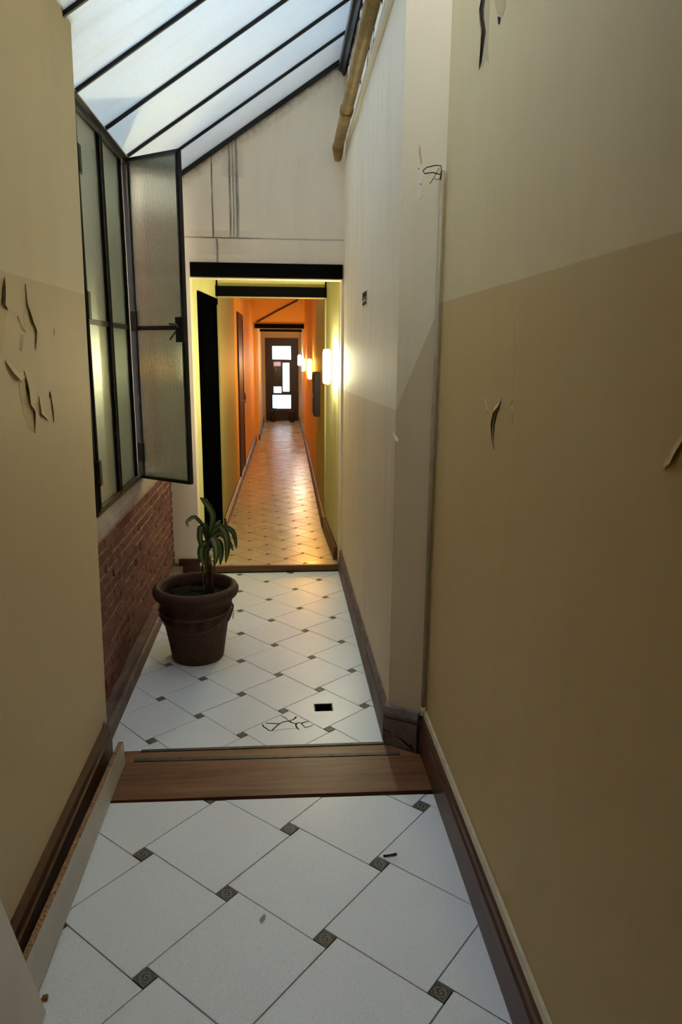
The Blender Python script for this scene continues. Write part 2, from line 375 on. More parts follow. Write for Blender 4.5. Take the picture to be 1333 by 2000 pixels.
# ------------------------------------------------------------------ floors: hopscotch tiles, each its own object
ZS = 0.0
def tiled_floor(name, slab, label, s, ang, ox, oy, planes, ztop, mt, mi, limit_y=None, edge=None, gap=.0016, ratio=.142):
    fl = struct(name, slab, M_GROUT, label, 'floor')
    a = s / math.sqrt(1 + ratio * ratio); b = a * ratio; e = ang - math.atan(ratio)
    e1 = (math.cos(e), math.sin(e)); e2 = (-math.sin(e), math.cos(e))
    shared = {}
    objs = {'floor_tile': [], 'tile_insert': []}; rest = {'t': MB(), 'i': MB()}
    def sq(side): h = side / 2 - gap; return [(-h, -h), (h, -h), (h, h), (-h, h)]
    for i in range(-60, 61):
        for j in range(-60, 61):
            cx = ox + s * (math.cos(ang) * i - math.sin(ang) * j); cy = oy + s * (math.sin(ang) * i + math.cos(ang) * j)
            tx = cx + e1[0] * (a - b) / 2 + e2[0] * (a + b) / 2; ty = cy + e1[1] * (a - b) / 2 + e2[1] * (a + b) / 2
            for kind, side, px, py in (('floor_tile', a, tx, ty), ('tile_insert', b, cx, cy)):
                lp = sq(side); wp = [(px + e1[0] * u + e2[0] * v, py + e1[1] * u + e2[1] * v) for u, v in lp]
                pl = list(planes)
                if edge and kind == 'floor_tile': pl[edge] = (pl[edge][0], pl[edge][1], pl[edge][2] + random.uniform(-.004, .003))
                cp = clip(wp, pl)
                if not cp or area(cp) < (2e-4 if kind == 'floor_tile' else 6e-5): continue
                full = abs(area(cp) - area(wp)) < 1e-9
                dz = random.uniform(-.0006, .0006)
                if limit_y and py > limit_y:
                    m = slabpoly(cp, ztop - .008, ztop + dz, .0012); (rest['t'] if kind == 'floor_tile' else rest['i']).add(m.v, m.f); continue
                U = b if kind == 'tile_insert' else 1.0     # inserts are modelled at unit size so their pattern fits
                if full and kind in shared: me = shared[kind]
                else:
                    loc2 = [(((p[0] - px) * e1[0] + (p[1] - py) * e1[1]) / U, ((p[0] - px) * e2[0] + (p[1] - py) * e2[1]) / U) for p in cp]
                    me = slabpoly(loc2, -.008, 0, .0014 / U).mesh(kind); me.materials.append(mt if kind == 'floor_tile' else mi)
                    if full: shared[kind] = me
                o = put(kind, me, None, fl, False, (px, py, ztop + dz), e)
                if kind == 'tile_insert': o.scale = (U, U, 1)
                objs[kind].append(o)
    if rest['t'].v:
        tag(rest['t'].build('floor_tiles', mt, fl), 'small cream tiles receding down the corridor', kind='stuff')
        tag(rest['i'].build('tile_inserts', mi, fl), 'small brown inserts receding down the corridor', kind='stuff')
    return fl, objs, (a, e1, e2)

near_slab = MB().box(-.72, .60, -1.62, 2.32, -.2, -.006)
tiled_floor('floor', near_slab, 'white speckled tile floor with grey ornamental inserts before the wooden threshold', .343701, -.592487, -.17769, 1.872695,
            [(1, 0, .568), (-1, 0, .70), (.018, 1, 2.331), (0, -1, 1.6)], 0.0, M_TILE, M_INSERT, edge=2)
mid_slab = MB().box(-.80, .45, 2.684, 5.075, -.2, -.006)
mid, mo, (ta, te1, te2) = tiled_floor('floor', mid_slab, 'white tile floor with grey inserts under the skylight around the flowerpot', .265853, -.725873, .172054, 3.184457,
            [(1, 0, .432), (-1, 0, .78), (0, -1, -2.686), (0, 1, 5.073)], 0.0, M_TILE, M_INSERT)
far_slab = MB().box(-.62, .43, 5.10, 16.45, -.2, .044)
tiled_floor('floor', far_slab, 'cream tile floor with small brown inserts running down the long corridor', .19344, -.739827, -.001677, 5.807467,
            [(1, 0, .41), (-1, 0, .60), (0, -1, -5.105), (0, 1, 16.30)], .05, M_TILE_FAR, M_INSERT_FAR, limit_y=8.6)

# cut the drain hole and the cracks into the tiles they belong to
def carve(target, cutter_mb):
    c = put('cutter', cutter_mb.mesh('cutter'), None)
    md = target.modifiers.new('cut', 'BOOLEAN'); md.operation = 'DIFFERENCE'; md.object = c; md.solver = 'EXACT'
    bpy.context.view_layer.update(); dg = bpy.context.evaluated_depsgraph_get()
    me = bpy.data.meshes.new_from_object(target.evaluated_get(dg)); target.modifiers.clear()
    target.data = me; bpy.data.objects.remove(c)
def tile_at(p):
    best = None
    for o in mo['floor_tile']:
        dx, dy = p.x - o.location.x, p.y - o.location.y
        if abs(dx * te1[0] + dy * te1[1]) < ta / 2 and abs(dx * te2[0] + dy * te2[1]) < ta / 2: best = o
    return best
bpy.context.view_layer.update()
DR = (.137, .223, 2.968, 3.042)
t = tile_at(Vector((.18, 3.005, 0)))
carve(mid, MB().box(DR[0], DR[1], DR[2], DR[3], -.07, .05))
if t: carve(t, MB().box(DR[0], DR[1], DR[2], DR[3], -.05, .05))
zs = lambda x, y: onZ(480 + x / 6.06, 1360 + y / 6.06, 0)
cracks = [[(418, 228), (515, 292)], [(600, 242), (515, 292), (400, 325), (240, 318)], [(400, 325), (310, 408), (255, 385), (200, 330)],
          [(515, 292), (595, 322), (665, 318), (750, 298)], [(600, 322), (612, 375), (632, 392)], [(660, 320), (705, 370), (800, 340)], [(310, 408), (460, 390), (615, 378)]]
wid = [.0024, .0036, .0032, .0034, .0034, .0024, .0008]
t = tile_at(onZ(560, 1425, 0))
if t:
    for pl, wd in zip(cracks, wid):
        for k in range(len(pl) - 1):
            a = zs(*pl[k]); b = zs(*pl[k + 1]); d = (b - a); L = d.length; d.normalize(); nrm = Vector((-d.y, d.x, 0)) * wd; j1 = .6 + random.random() * .8; j2 = .35 + random.random() * .8
            mid_p = (a + b) / 2 + nrm * random.uniform(-2, 2)
            q = [a + nrm * j1 - d * .001, mid_p + nrm * 1.1, b + nrm * j2 + d * .001, b - nrm * j2 + d * .001, mid_p - nrm * .8, a - nrm * j1 - d * .001]
            put('crack', MB().prism([((p.x - t.location.x) * te1[0] + (p.y - t.location.y) * te1[1], (p.x - t.location.x) * te2[0] + (p.y - t.location.y) * te2[1]) for p in q], -.006, .0004, 'Z').mesh('crack'), M_CRACK_SHADE, t, loc=(0, 0, 0))
dr = thing('floor_drain', (.18, 3.005, -.07), 'small square black floor drain sunk into a white tile', 'drain')
MB().box(DR[0] + .002, DR[1] - .002, DR[2] + .002, DR[3] - .002, -.068, -.05).build('drain_cup', M_CABLE, dr)
m = MB()
for (x0, x1, y0, y1) in ((DR[0], DR[1], DR[2], DR[2] + .006), (DR[0], DR[1], DR[3] - .006, DR[3]), (DR[0], DR[0] + .006, DR[2], DR[3]), (DR[1] - .006, DR[1], DR[2], DR[3])): m.box(x0 + .001, x1 - .001, y0 + .001, y1 - .001, -.02, -.002)
m.build('drain_frame', M_STEELBLK, dr)
m = MB().lathe([(.026, -.048), (.028, -.03), (.022, -.024)], .178, 3.0, 20, cap_top=True); m.build('drain_trap', M_STEELBLK, dr)

# ------------------------------------------------------------------ walls
def peel(parent, pts, side, width, lift, mat, plane, edge_mat=None):
    """a curled skin of paint: attached line on the wall, free edge lifted off. pts are points on the wall (3D), plane = wall normal"""
    n = Vector(plane); rings = []
    P = [Vector(p) for p in pts]; Q = []
    for i in range(len(P) - 1):
        for k in range(3): Q.append(P[i].lerp(P[i + 1], k / 3))
    Q.append(P[-1]); K = len(Q)
    for i, p in enumerate(Q):
        d = (Q[min(i + 1, K - 1)] - Q[max(i - 1, 0)]).normalized(); out = d.cross(n).normalized() * side
        e = math.sin(math.pi * min(1, max(0, (i + .15) / (K - .7)))) ** .6
        r = []
        for k in range(5):
            u = k / 4; r.append(p + out * width * (u - 1) * (0.4 + .6 * e) + n * (-.0012 + .0016 * min(1, u * 3) + .6 * lift * e * u ** 2.5))
        rings.append(r + [q + n * -.0007 for q in reversed(r)])
    m = MB().loft(rings); return m.build('paint_flake', mat, parent, True)
def patch(parent, pts, plane, mat, name='bare_patch', h=.0006):
    n = Vector(plane); m = MB(); k = len(pts)
    m.add([Vector(p) + n * h for p in pts] + [Vector(p) - n * .002 for p in pts], [tuple(range(k)), tuple(range(2 * k - 1, k - 1, -1))] + [(i, (i + 1) % k, (i + 1) % k + k, i + k) for i in range(k)])
    return m.build(name, mat, parent)

# near right wall
wr = struct('wall_right', MB().box(.57, .75, -1.6, 2.60, -.2, 3.60), M_R_NEAR, 'ochre two-tone plaster wall with small paint flakes along the near hall', 'wall')
NX = (-1, 0, 0)
XR = lambda *pp: [onX(x, y, .57) for x, y in pp]
patch(wr, XR((942, -12), (958, -12), (956, 30), (955, 62), (954, 92), (955, 122), (949, 116), (944, 128), (937, 136), (941, 98), (946, 60), (941, 38), (939, 20)), NX, M_PATCH)
patch(wr, XR((942, -12), (950, -12), (946, 18), (946, 34), (950, 62), (947, 84), (942, 122), (937, 136), (939, 110), (942, 84), (943, 56), (940, 36), (940, 16)), NX, M_CRACK_SHADE, 'crack', .001)
peel(wr, XR((944, -12), (940, 18), (942, 40), (945, 60), (942, 100), (937, 136)), -1, .03, .012, M_FLAKE_R, NX)
patch(wr, XR((973, 32), (979, 34), (977, 48), (974, 47)), NX, M_CRACK_SHADE, 'crack', .0008)
patch(wr, XR((966, -8), (990, -8), (988, 14), (982, 34), (972, 28), (968, 10)), NX, M_PATCH)
peel(wr, XR((981, 778), (977, 793), (967, 806), (962, 830), (963, 855), (966, 876)), -1, .02, .009, M_FLAKE_R, NX)
patch(wr, XR((980, 785), (969, 806), (964, 832), (965, 860), (967, 830), (972, 808)), NX, M_CRACK_SHADE, 'crack', .0008)
peel(wr, XR((948, 780), (950, 795), (954, 808)), 1, .012, .006, M_FLAKE_R, NX)
peel(wr, XR((1003, 778), (998, 792), (1002, 806), (1001, 828)), 1, .012, .006, M_FLAKE_R, NX)
peel(wr, XR((1345, 850), (1326, 888), (1318, 907), (1299, 916)), -1, .025, .012, M_FLAKE_R, NX)
patch(wr, XR((1345, 868), (1327, 893), (1320, 908), (1345, 908)), NX, M_PATCH)
patch(wr, XR((1301, 908), (1304, 907), (1301, 915), (1298, 916)), NX, M_CRACK_SHADE, 'crack', .0008)
peel(wr, XR((1006, 596), (1004, 640), (1006, 690), (1003, 760)), 1, .008, .002, M_FLAKE_R, NX)
for (x, y) in ((975, 856), (978, 1205), (966, 1290), (968, 1222), (1146, 862), (1234, 1795), (1230, 1800)):
    p = onX(x, y, .57); patch(wr, [p + Vector((0, .004, .010)), p + Vector((0, .001, .014)), p + Vector((0, -.004, .002)), p + Vector((0, -.001, -.012)), p + Vector((0, .003, -.006))], NX, M_PATCH, 'scuff', .0005)

# splayed corner and the mid right wall
SA, SB = (.432, 2.69), (.57, 2.60)
spl = struct('wall_splay', MB().prism([SA, SB, (.75, 2.60), (.75, 2.69)], -.2, 3.6, 'Z'), M_R_SPLAY, 'narrow slanted plaster corner behind the vertical conduit', 'wall')
SN = Vector((-(SA[1] - SB[1]), -(SB[0] - SA[0]), 0)).normalized()
def onS(px, py):
    d = ray(px, py); p0 = Vector((SA[0], SA[1], 0)); return EYE + d * ((p0 - EYE).dot(SN) / d.dot(SN))
patch(spl, [onS(*q) for q in ((818, 300), (824, 318), (828, 345), (826, 380), (818, 392), (814, 380), (817, 345))], SN, M_FLAKE_W, 'plaster_repair', .0012)
patch(spl, [onS(*q) for q in ((819, 282), (822, 290), (825, 318), (822, 322), (819, 300))], SN, M_PATCH, 'scuff', .0016)
for q in ((818, 330), (822, 360)):
    p = onS(*q); patch(spl, [p + Vector((0, 0, .004)), p + Vector((.003, -.002, 0)), p + Vector((0, 0, -.004))], SN, M_CRACK_SHADE, 'crack', .002)
wm = struct('wall_right', MB().box(.432, .75, 2.69, 5.20, -.2, 3.60), M_R_MID, 'cream over tan plaster wall under the skylight, scuffed and stained', 'wall')
XM = lambda *pp: [onX(x, y, .432) for x, y in pp]
peel(wm, XM((769, 846), (773, 858), (778, 864)), 1, .014, .007, M_FLAKE_W, NX)
peel(wm, XM((763, 868), (761, 900), (762, 925), (760, 940)), 1, .012, .004, M_FLAKE_W, NX)
peel(wm, XM((646, 895), (645, 920), (648, 945)), 1, .02, .006, M_FLAKE_W, NX)
# flaking paint above the ochre pipe
for k in range(120):
    y = 2.9 + 2.15 * (k + random.random()) / 120; z = random.uniform(2.98, 3.33); hgt = random.uniform(.03, .11); wd = random.uniform(.006, .02)
    p = Vector((.432, y, z))
    pts = [p, p + Vector((0, random.uniform(-.01, .01), -hgt * .5)), p + Vector((0, random.uniform(-.015, .015), -hgt))]
    peel(wm, pts, random.choice((-1, 1)), wd, random.uniform(.006, .02), M_FLAKE_W if k % 3 else M_CRACK_SHADE, NX)
# rounded plaster ledge right of the pipe
m = MB(); prof = [(.434, -.03), (.412, -.026), (.405, -.012), (.407, .004), (.434, .02)]
rings = []
for i in range(12):
    u = i / 11; y = 2.70 + 2.05 * u; zc = 2.905 - .045 * u; sc = 1.0 - .75 * u
    rings.append([(.434 - (.434 - a) * (.5 + .5 * sc), y, zc + b * (sc + .2)) for a, b in prof])
tag(m.loft(rings).build('plaster_ledge', M_FLAKE_W, wm, True), 'pale rounded plaster ledge below the pipe')

# near left wall, its far end leaning slightly
M_ = MB(); lw = []
for (y1, z, zb) in ((2.63, -.2, -.2), (2.64, .16, .16), (2.79, 2.55, 2.55), (2.82, 2.95, 2.95)): lw.append([(-.70, -1.6, z), (-.9, -1.6, zb), (-.9, y1, zb), (-.70, y1, z)])
wl = struct('wall_left', M_.loft(lw), M_L_NEAR, 'tan two-tone plaster wall with long peeling paint curls', 'wall')
PX = (1, 0, 0)
XL = lambda *pp: [onX(x, y, -.70) for x, y in pp]
patch(wl, XL((-20, 540), (8, 545), (10, 600), (14, 606), (4, 690), (-20, 690)), PX, M_PATCH)
patch(wl, XL((50, 592), (62, 632), (69, 644), (66, 650), (54, 640), (48, 646), (46, 620)), PX, M_PATCH)
patch(wl, XL((47, 728), (53, 762), (55, 790), (65, 804), (68, 846), (56, 836), (46, 810), (36, 752), (44, 742)), PX, M_PATCH)
for pts, sd, wd, lf in ((((8, 540), (4, 596), (14, 606)), 1, .02, .014), (((49, 554), (50, 592), (62, 632), (69, 646), (69, 682)), 1, .022, .011), (((34, 616), (48, 646), (42, 668), (41, 686)), -1, .024, .009),
                        (((10, 708), (22, 730), (38, 746), (49, 736)), 1, .03, .012), (((47, 726), (53, 762), (55, 790), (65, 804), (68, 846)), 1, .024, .013), (((75, 774), (78, 808), (94, 822)), 1, .02, .008),
                        (((97, 764), (105, 826)), 1, .014, .007), (((79, 806), (80, 815)), 1, .01, .006), (((106, 640), (105, 656)), 1, .008, .003)):
    peel(wl, XL(*pts), sd, wd, lf, M_FLAKE_L, PX)
for pts in (((4, 560), (7, 545), (5, 590), (2, 596)), ((52, 600), (60, 630), (62, 634), (56, 616)), ((47, 730), (53, 762), (54, 780), (50, 758)), ((96, 766), (98, 770), (98, 778), (96, 776))):
    patch(wl, XL(*pts), PX, M_CRACK_SHADE, 'crack', .0009)

# brick wall below the window
wb = struct('wall_left', MB().box(-1.05, -.788, 2.62, 5.07, -.2, .80), M_MORTAR, 'low red brick wall with raked mortar under the steel window', 'wall')
vars_ = []
for k in range(8):
    bm = bmesh.new(); bmesh.ops.create_cube(bm, size=1); bmesh.ops.subdivide_edges(bm, edges=[e for e in bm.edges if abs((e.verts[0].co - e.verts[1].co).y) > .5], cuts=3)
    for v in bm.verts:
        v.co = Vector((v.co.x * .03, v.co.y * .252, v.co.z * .043)) + Vector((random.uniform(-.004, .004) if v.co.x > 0 else 0, random.uniform(-.003, .003), random.uniform(-.0035, .0035)))
    bmesh.ops.bevel(bm, geom=[e for e in bm.edges if e.verts[0].co.x > 0 and e.verts[1].co.x > 0], offset=.003, segments=1, affect='EDGES')
    me = bpy.data.meshes.new('brick'); bm.to_mesh(me); bm.free(); me.materials.append(M_BRICK); vars_.append(me)
for row in range(13):
    z = .105 + row * .0545; off = .128 if row % 2 else 0
    for c in range(10):
        y = 2.72 + off + c * .256
        a0, a1 = max(y - .126, 2.63), min(y + .126, 5.058)
        if a1 - a0 < .03: continue
        o = put('brick', random.choice(vars_), None, wb, False, (-.797 + random.uniform(-.003, .003), (a0 + a1) / 2, z)); o.scale = (1, (a1 - a0) / .252, 1)
# sill and solid left wall around the window
tag(MB().prism([(-.98, .79), (-.784, .80), (-.786, .835), (-.802, .882), (-.98, .895)], 2.62, 5.07, 'Y').build('window_sill', M_SILL, None), 'pale plaster sill under the steel window', 'sill', None, 'structure')
m = MB().box(-1.05, -.815, 2.62, 3.09, .88, 2.56).box(-1.05, -.815, 4.56, 5.07, .88, 2.56).box(-1.05, -.80, 2.62, 5.07, 2.56, 2.60)
struct('wall_left', m, M_R_MID, 'plaster piers and head around the steel window', 'wall')

# end wall with the doorway, following the roof slope
m = MB().box(-.95, -.603, 5.065, 5.20, -.2, 2.07).box(.418, .60, 5.065, 5.20, -.2, 2.07)
m.prism([(-.95, 2.07), (.60, 2.07), (.60, 3.58), (.42, 3.41), (-.95, 2.49)], 5.065, 5.20, 'Y')
we = struct('wall_end', m, M_END, 'cream gable wall over the doorway with dark drip stains', 'wall')
tag(MB().box(-.596, .424, 5.045, 5.12, 2.076, 2.168, .002).build('trim_1', M_BLACK, None), 'black lintel across the doorway under the stained gable wall', 'lintel', None, 'structure')
tag(MB().prism([(-.81, .9), (-.784, .9), (-.772, 1.2), (-.778, 2.3), (-.81, 2.5)], 5.02, 5.064, 'Y').build('trim_2', M_FLAKE_W, None), 'narrow plaster reveal strip beside the brick wall', 'trim', None, 'structure')

# vestibule and long corridor
WL = [(-.605, 5.20), (-.527, 6.20)]
struct('wall_passage_left', MB().prism([(-.605, 5.20), (-.527, 6.20), (-.9, 6.20), (-.9, 5.20)], -.2, 2.62, 'Z'), M_PASS, 'pale yellow passage wall holding the black door', 'wall')
struct('wall_passage_right', MB().prism([(.415, 5.20), (.60, 5.20), (.60, 6.20), (.385, 6.20)], -.2, 2.62, 'Z'), M_PASS, 'pale yellow passage wall behind the brightest lamp', 'wall')
struct('wall_passage_end', MB().box(-.9, .6, 6.20, 6.34, 2.03, 2.62), M_PASS, 'pale yellow wall band above the second black lintel', 'wall')
struct('ceiling', MB().box(-.9, .6, 5.20, 6.34, 2.62, 2.72), M_PASS, 'flat pale ceiling over the yellow passage', 'ceiling')
tag(MB().box(-.530, .388, 6.165, 6.24, 2.032, 2.112, .002).build('trim_3', M_BLACK, None), 'second black lintel where the yellow passage meets the orange corridor', 'lintel', None, 'structure')
struct('wall_corridor_left', MB().prism([(-.512, 6.20), (-.496, 8.0), (-.9, 8.0), (-.9, 6.20)], -.2, 3.0, 'Z'), M_FAR_DIM, 'corridor wall stretch with the dim light put into its olive colour before the narrow brown door', 'wall')
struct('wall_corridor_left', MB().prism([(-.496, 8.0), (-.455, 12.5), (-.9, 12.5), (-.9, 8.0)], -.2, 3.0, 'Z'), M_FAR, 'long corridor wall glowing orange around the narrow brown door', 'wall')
struct('wall_corridor_right', MB().prism([(.372, 6.20), (.80, 6.20), (.80, 8.0), (.383, 8.0)], -.2, 3.0, 'Z'), M_FAR_DIM, 'corridor wall stretch with the dim light put into its olive colour behind the brown meter box', 'wall')
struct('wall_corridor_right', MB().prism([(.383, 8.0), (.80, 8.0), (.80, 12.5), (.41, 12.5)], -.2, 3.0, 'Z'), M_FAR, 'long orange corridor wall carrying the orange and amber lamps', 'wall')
struct('ceiling', MB().box(-.9, .8, 6.34, 12.7, 3.0, 3.1), M_FAR, 'high ceiling of the orange corridor', 'ceiling')
struct('wall_corridor_end', MB().box(-.9, .8, 12.5, 12.66, 1.965, 3.0).box(-.9, -.415, 12.5, 12.66, -.2, 1.965).box(.40, .8, 12.5, 12.66, -.2, 1.965), M_FAR, 'orange wall above the third black lintel with a slanting dark cable', 'wall')
tag(MB().box(-.432, .398, 12.46, 12.52, 1.962, 2.035, .002).build('trim_4', M_BLACK, None), 'third black lintel below the slanting cable', 'lintel', None, 'structure')
struct('wall_lobby_left', MB().box(-.8, -.40, 12.66, 16.25, -.2, 2.6), M_FAR, 'cream lobby wall left of the glazed far door', 'wall')
struct('wall_lobby_right', MB().box(.412, .8, 12.66, 16.25, -.2, 2.6), M_FAR, 'cream lobby wall right of the glazed far door', 'wall')
struct('ceiling', MB().box(-.8, .8, 12.66, 16.45, 2.6, 2.7), M_FAR, 'ceiling of the small lobby before the far door', 'ceiling')
tag(MB().box(-.42, .42, 14.28, 14.36, 1.955, 2.0, .002).build('trim_5', M_BLACK, None), 'thin black beam across the far lobby', 'lintel', None, 'structure')
struct('wall_far', MB().box(-.8, .8, 16.27, 16.45, 1.868, 2.6).box(-.8, -.345, 16.27, 16.45, -.2, 1.868).box(.39, .8, 16.27, 16.45, -.2, 1.868), M_FAR, 'cream wall around the glazed far door', 'wall')
tag(MB().tube([onY(502, 629, 12.49), onY(540, 608, 12.49), onY(582, 586, 12.49)], .014, 6).build('slanting_cable', M_BROWNBOX), 'dark cable slanting up across the orange wall', 'cable')

# hall behind and above the camera, closing the room
struct('wall_back', MB().box(-.9, .75, -1.75, -1.6, -.2, 2.62), M_L_NEAR, 'plaster wall closing the hall behind', 'wall')
struct('ceiling', MB().box(-.9, .75, -1.75, 1.20, 2.62, 2.72), M_CEIL, 'flat plaster ceiling of the hall before the skylight begins', 'ceiling')
struct('wall_header', MB().prism([(-.95, 2.48), (.60, 2.60), (.60, 3.58), (.42, 3.42), (-.95, 2.49)], 1.12, 1.20, 'Y'), M_CEIL, 'unseen plaster gable where the added skylight bays begin over the hall', 'wall')

# ------------------------------------------------------------------ skylight
RZ = lambda x: 2.595 + .672 * (x + .8)
def slab_on_roof(m, x0, x1, y0, y1, lo, hi):
    nx, nz = -.5577, .830
    pts = []
    for (x, h) in ((x0, lo), (x1, lo), (x1, hi), (x0, hi)): pts.append((x + nx * h, RZ(x) + nz * h))
    return m.prism(pts, y0, y1, 'Y')
sky = thing('ceiling', (0, 3.2, 2.59), 'sloping skylight of dusty translucent sheets between black bars', 'skylight', kind='structure')
bars = [1.215, 1.715, 2.215, 2.71, 3.215, 3.712, 4.20, 4.628, 5.055]  # bays nearest the camera are unseen, added over the hall to light it
for i in range(len(bars) - 1): slab_on_roof(MB(), -.86 if bars[i] > 2.7 else -.71, .418, bars[i] + .004, bars[i + 1] - .004, .012, .022).build('translucent_sheet', M_POLY, sky)
for y in bars: slab_on_roof(MB(), -.84 if y > 2.7 else -.72, .41, y - .0065, y + .0065, -.002, .030).build('glazing_bar', M_STEELBLK, sky)
slab_on_roof(MB(), -.84, .41, 5.046, 5.0645, -.014, .030).build('rake_trim', M_STEELBLK, sky)
slab_on_roof(MB(), -.84, -.80, 2.70, 5.07, -.030, .010).build('eave_rail', M_STEELBLK, sky)
MB().prism([(.405, 3.405), (.43, 3.405), (.43, 3.325), (.418, 3.315), (.405, 3.34)], 1.20, 5.06, 'Y').build('upper_flashing', M_STEELBLK, sky)
MB().prism([(.388, 3.395), (.405, 3.42), (.405, 3.34), (.388, 3.35)], 1.20, 5.06, 'Y').build('ridge_rail', M_STEELBLK, sky)

# ------------------------------------------------------------------ steel window and the casement swung open
win = thing('window_1', (-.81, 3.8, .885), 'grey steel window with two closed ribbed-glass casements and one swung open', 'window', kind='structure')
ZB, ZT = .888, 2.560
m = MB()
for y in (3.10, 3.525, 3.955, 4.155, 4.555): m.box(-.825, -.795, y - .007, y + .007, ZB, ZT)
m.box(-.825, -.795, 3.09, 4.567, ZB, ZB + .014).box(-.825, -.795, 3.09, 4.567, ZT - .016, ZT)
m.build('window_frame', M_STEELBLK, win)
def casement(width, z0, z1, glass, loc, rz, latch, hinges):
    c = bpy.data.objects.new('casement', None); COL.objects.link(c); c.empty_display_size = .05; c.parent = win
    c.matrix_parent_inverse = win.matrix_basis.inverted(); c.location = loc; c.rotation_euler = (0, 0, rz)
    b = .014; m = MB()
    m.box(0, width, -.016, .010, z0, z0 + b).box(0, width, -.016, .010, z1 - b, z1).box(0, b, -.016, .010, z0 + b, z1 - b).box(width - b, width, -.016, .010, z0 + b, z1 - b)
    put('casement_frame', m.mesh('casement_frame'), M_STEELBLK, c, loc=(0, 0, 0))
    m = MB(); i = .006
    m.box(b, width - b, -.019, -.011, z0 + b, z0 + b + i).box(b, width - b, -.019, -.011, z1 - b - i, z1 - b).box(b - i, b, -.021, -.009, z0 + b, z1 - b).box(width - b, width - b + i, -.021, -.009, z0 + b, z1 - b)
    put('glazing_bead', m.mesh('glazing_bead'), M_STEEL, c, loc=(0, 0, 0))
    zm = 1.712
    put('crossbar', MB().box(b, width - b, -.013, .009, zm - .011, zm + .011).mesh('crossbar'), M_STEELBLK, c, loc=(0, 0, 0))
    for (a, d) in ((z0 + b, zm - .011), (zm + .011, z1 - b)):
        put('glass_pane', MB().box(b - .002, width - b + .002, -.003, .003, a, d).mesh('glass_pane'), glass, c, loc=(0, 0, 0))
    if latch:
        put('latch_plate', MB().box(width - .052, width + .004, -.030, -.012, zm - .075, zm + .055, .003).mesh('latch_plate'), M_STEELBLK, c, loc=(0, 0, 0))
        put('latch_handle', MB().tube([(width - .085, -.036, zm + .02), (width - .03, -.036, zm + .016), (width - .026, -.036, zm + .0)], .006).tube([(width - .045, -.034, zm - .02), (width - .06, -.05, zm - .05), (width - .07, -.052, zm - .062)], .005).mesh('latch_handle'), M_STEEL, c, loc=(0, 0, 0))
    for hz in hinges:
        put('hinge', MB().box(-.012, .030, -.028, -.012, hz - .055, hz + .055, .003).mesh('hinge'), M_STEELBLK, c, loc=(0, 0, 0))
    return c
R90 = math.pi / 2
casement(.405, ZB + .016, ZT - .018, M_FROST, (-.806, 3.111, 0), R90, False, (2.33, 1.775, 1.075))
casement(.412, ZB + .016, ZT - .018, M_FROST, (-.806, 3.535, 0), R90, False, ())
casement(.372, .878, 2.572, M_RIB, (-.792, 4.138, 0), math.atan2(-.22, .30), True, (1.75, 1.03))

# light shaft outside the window
struct('wall_courtyard', MB().box(-2.1, -1.95, 1.0, 11.0, -.2, 2.55), M_BRICK, 'dark red brick wall of the shaft outside the window', 'wall')
struct('wall_courtyard', MB().box(-2.1, -1.96, 1.0, 11.0, 2.55, 3.3), M_FLAKE_W, 'white painted upper part of the shaft wall outside', 'wall')
struct('floor', MB().box(-1.95, -1.05, 1.0, 11.0, -.25, -.15), M_MORTAR, 'mortar-grey ground of the shaft outside the window', 'floor')
struct('wall_courtyard_end', MB().box(-2.1, -.9, 11.0, 11.15, -.2, 3.3), M_FLAKE_W, 'pale end wall of the shaft outside', 'wall')
struct('ceiling', MB().box(-2.1, -1.35, 1.0, 11.1, 3.3, 3.4), M_STEELBLK, 'dark overhanging eave over the shaft', 'eave')

# ------------------------------------------------------------------ baseboards, threshold, conduit
def board(name, pts, h, th, nrm_out, mat, label, z0=0.0, two=True, parent=None):
    """moulded skirting along a straight line (2 points at the wall), nrm_out points into the room"""
    a, b = Vector((*pts[0], 0)), Vector((*pts[1], 0)); n = Vector((*nrm_out, 0)).normalized()
    prof = [(0, 0), (th, 0), (th, h * .70), (th * .72, h * .73), (th * .72, h * .80), (th * .95, h * .83), (th * .85, h * .93), (th * .35, h), (0, h)]
    rings = [[p + n * u + Vector((0, 0, z0 + v)) for u, v in prof] for p in (a, b)]
    return tag(MB().loft(rings).build(name, mat), label, 'baseboard', None, 'structure')
board('baseboard_right', [(.57, -1.59), (.57, 2.596)], .172, .022, (-1, 0), M_BASE_R, 'reddish brown moulded baseboard along the ochre wall')
board('baseboard_left', [(-.70, -1.59), (-.70, 2.60)], .178, .022, (1, 0), M_BASE_L, 'brown moulded baseboard with a splintered end along the peeling wall')
tag(MB().box(-.7, -.682, 2.602, 2.632, .0, .15).prism([(-.70, .10), (-.684, .10), (-.686, .165), (-.70, .19)], 2.575, 2.60, 'Y').build('trim_6', M_BASE_W, None), 'splintered weathered wood stub at the wall corner', 'trim', None, 'structure')
board('baseboard_right', [(.432, 2.70), (.432, 5.06)], .168, .020, (-1, 0), M_BASE_W, 'weathered greyish moulded baseboard beneath the cream and tan wall')
# splay skirting in two pieces with an open joint
a, b = Vector((SA[0] - .012, SA[1] - .003, 0)), Vector((SB[0] - .022, SB[1] + .010, 0))
d = (b - a); nS = SN
m = MB(); m.loft([[p + nS * u + Vector((0, 0, v)) for u, v in ((0, .002), (.016, .002), (.016, .122), (0, .122))] for p in (a, b)]); 
m.loft([[p + nS * u + Vector((0, 0, v)) for u, v in ((0, .130), (.018, .130), (.020, .145), (.012, .172), (0, .176))] for p in (a, b)])
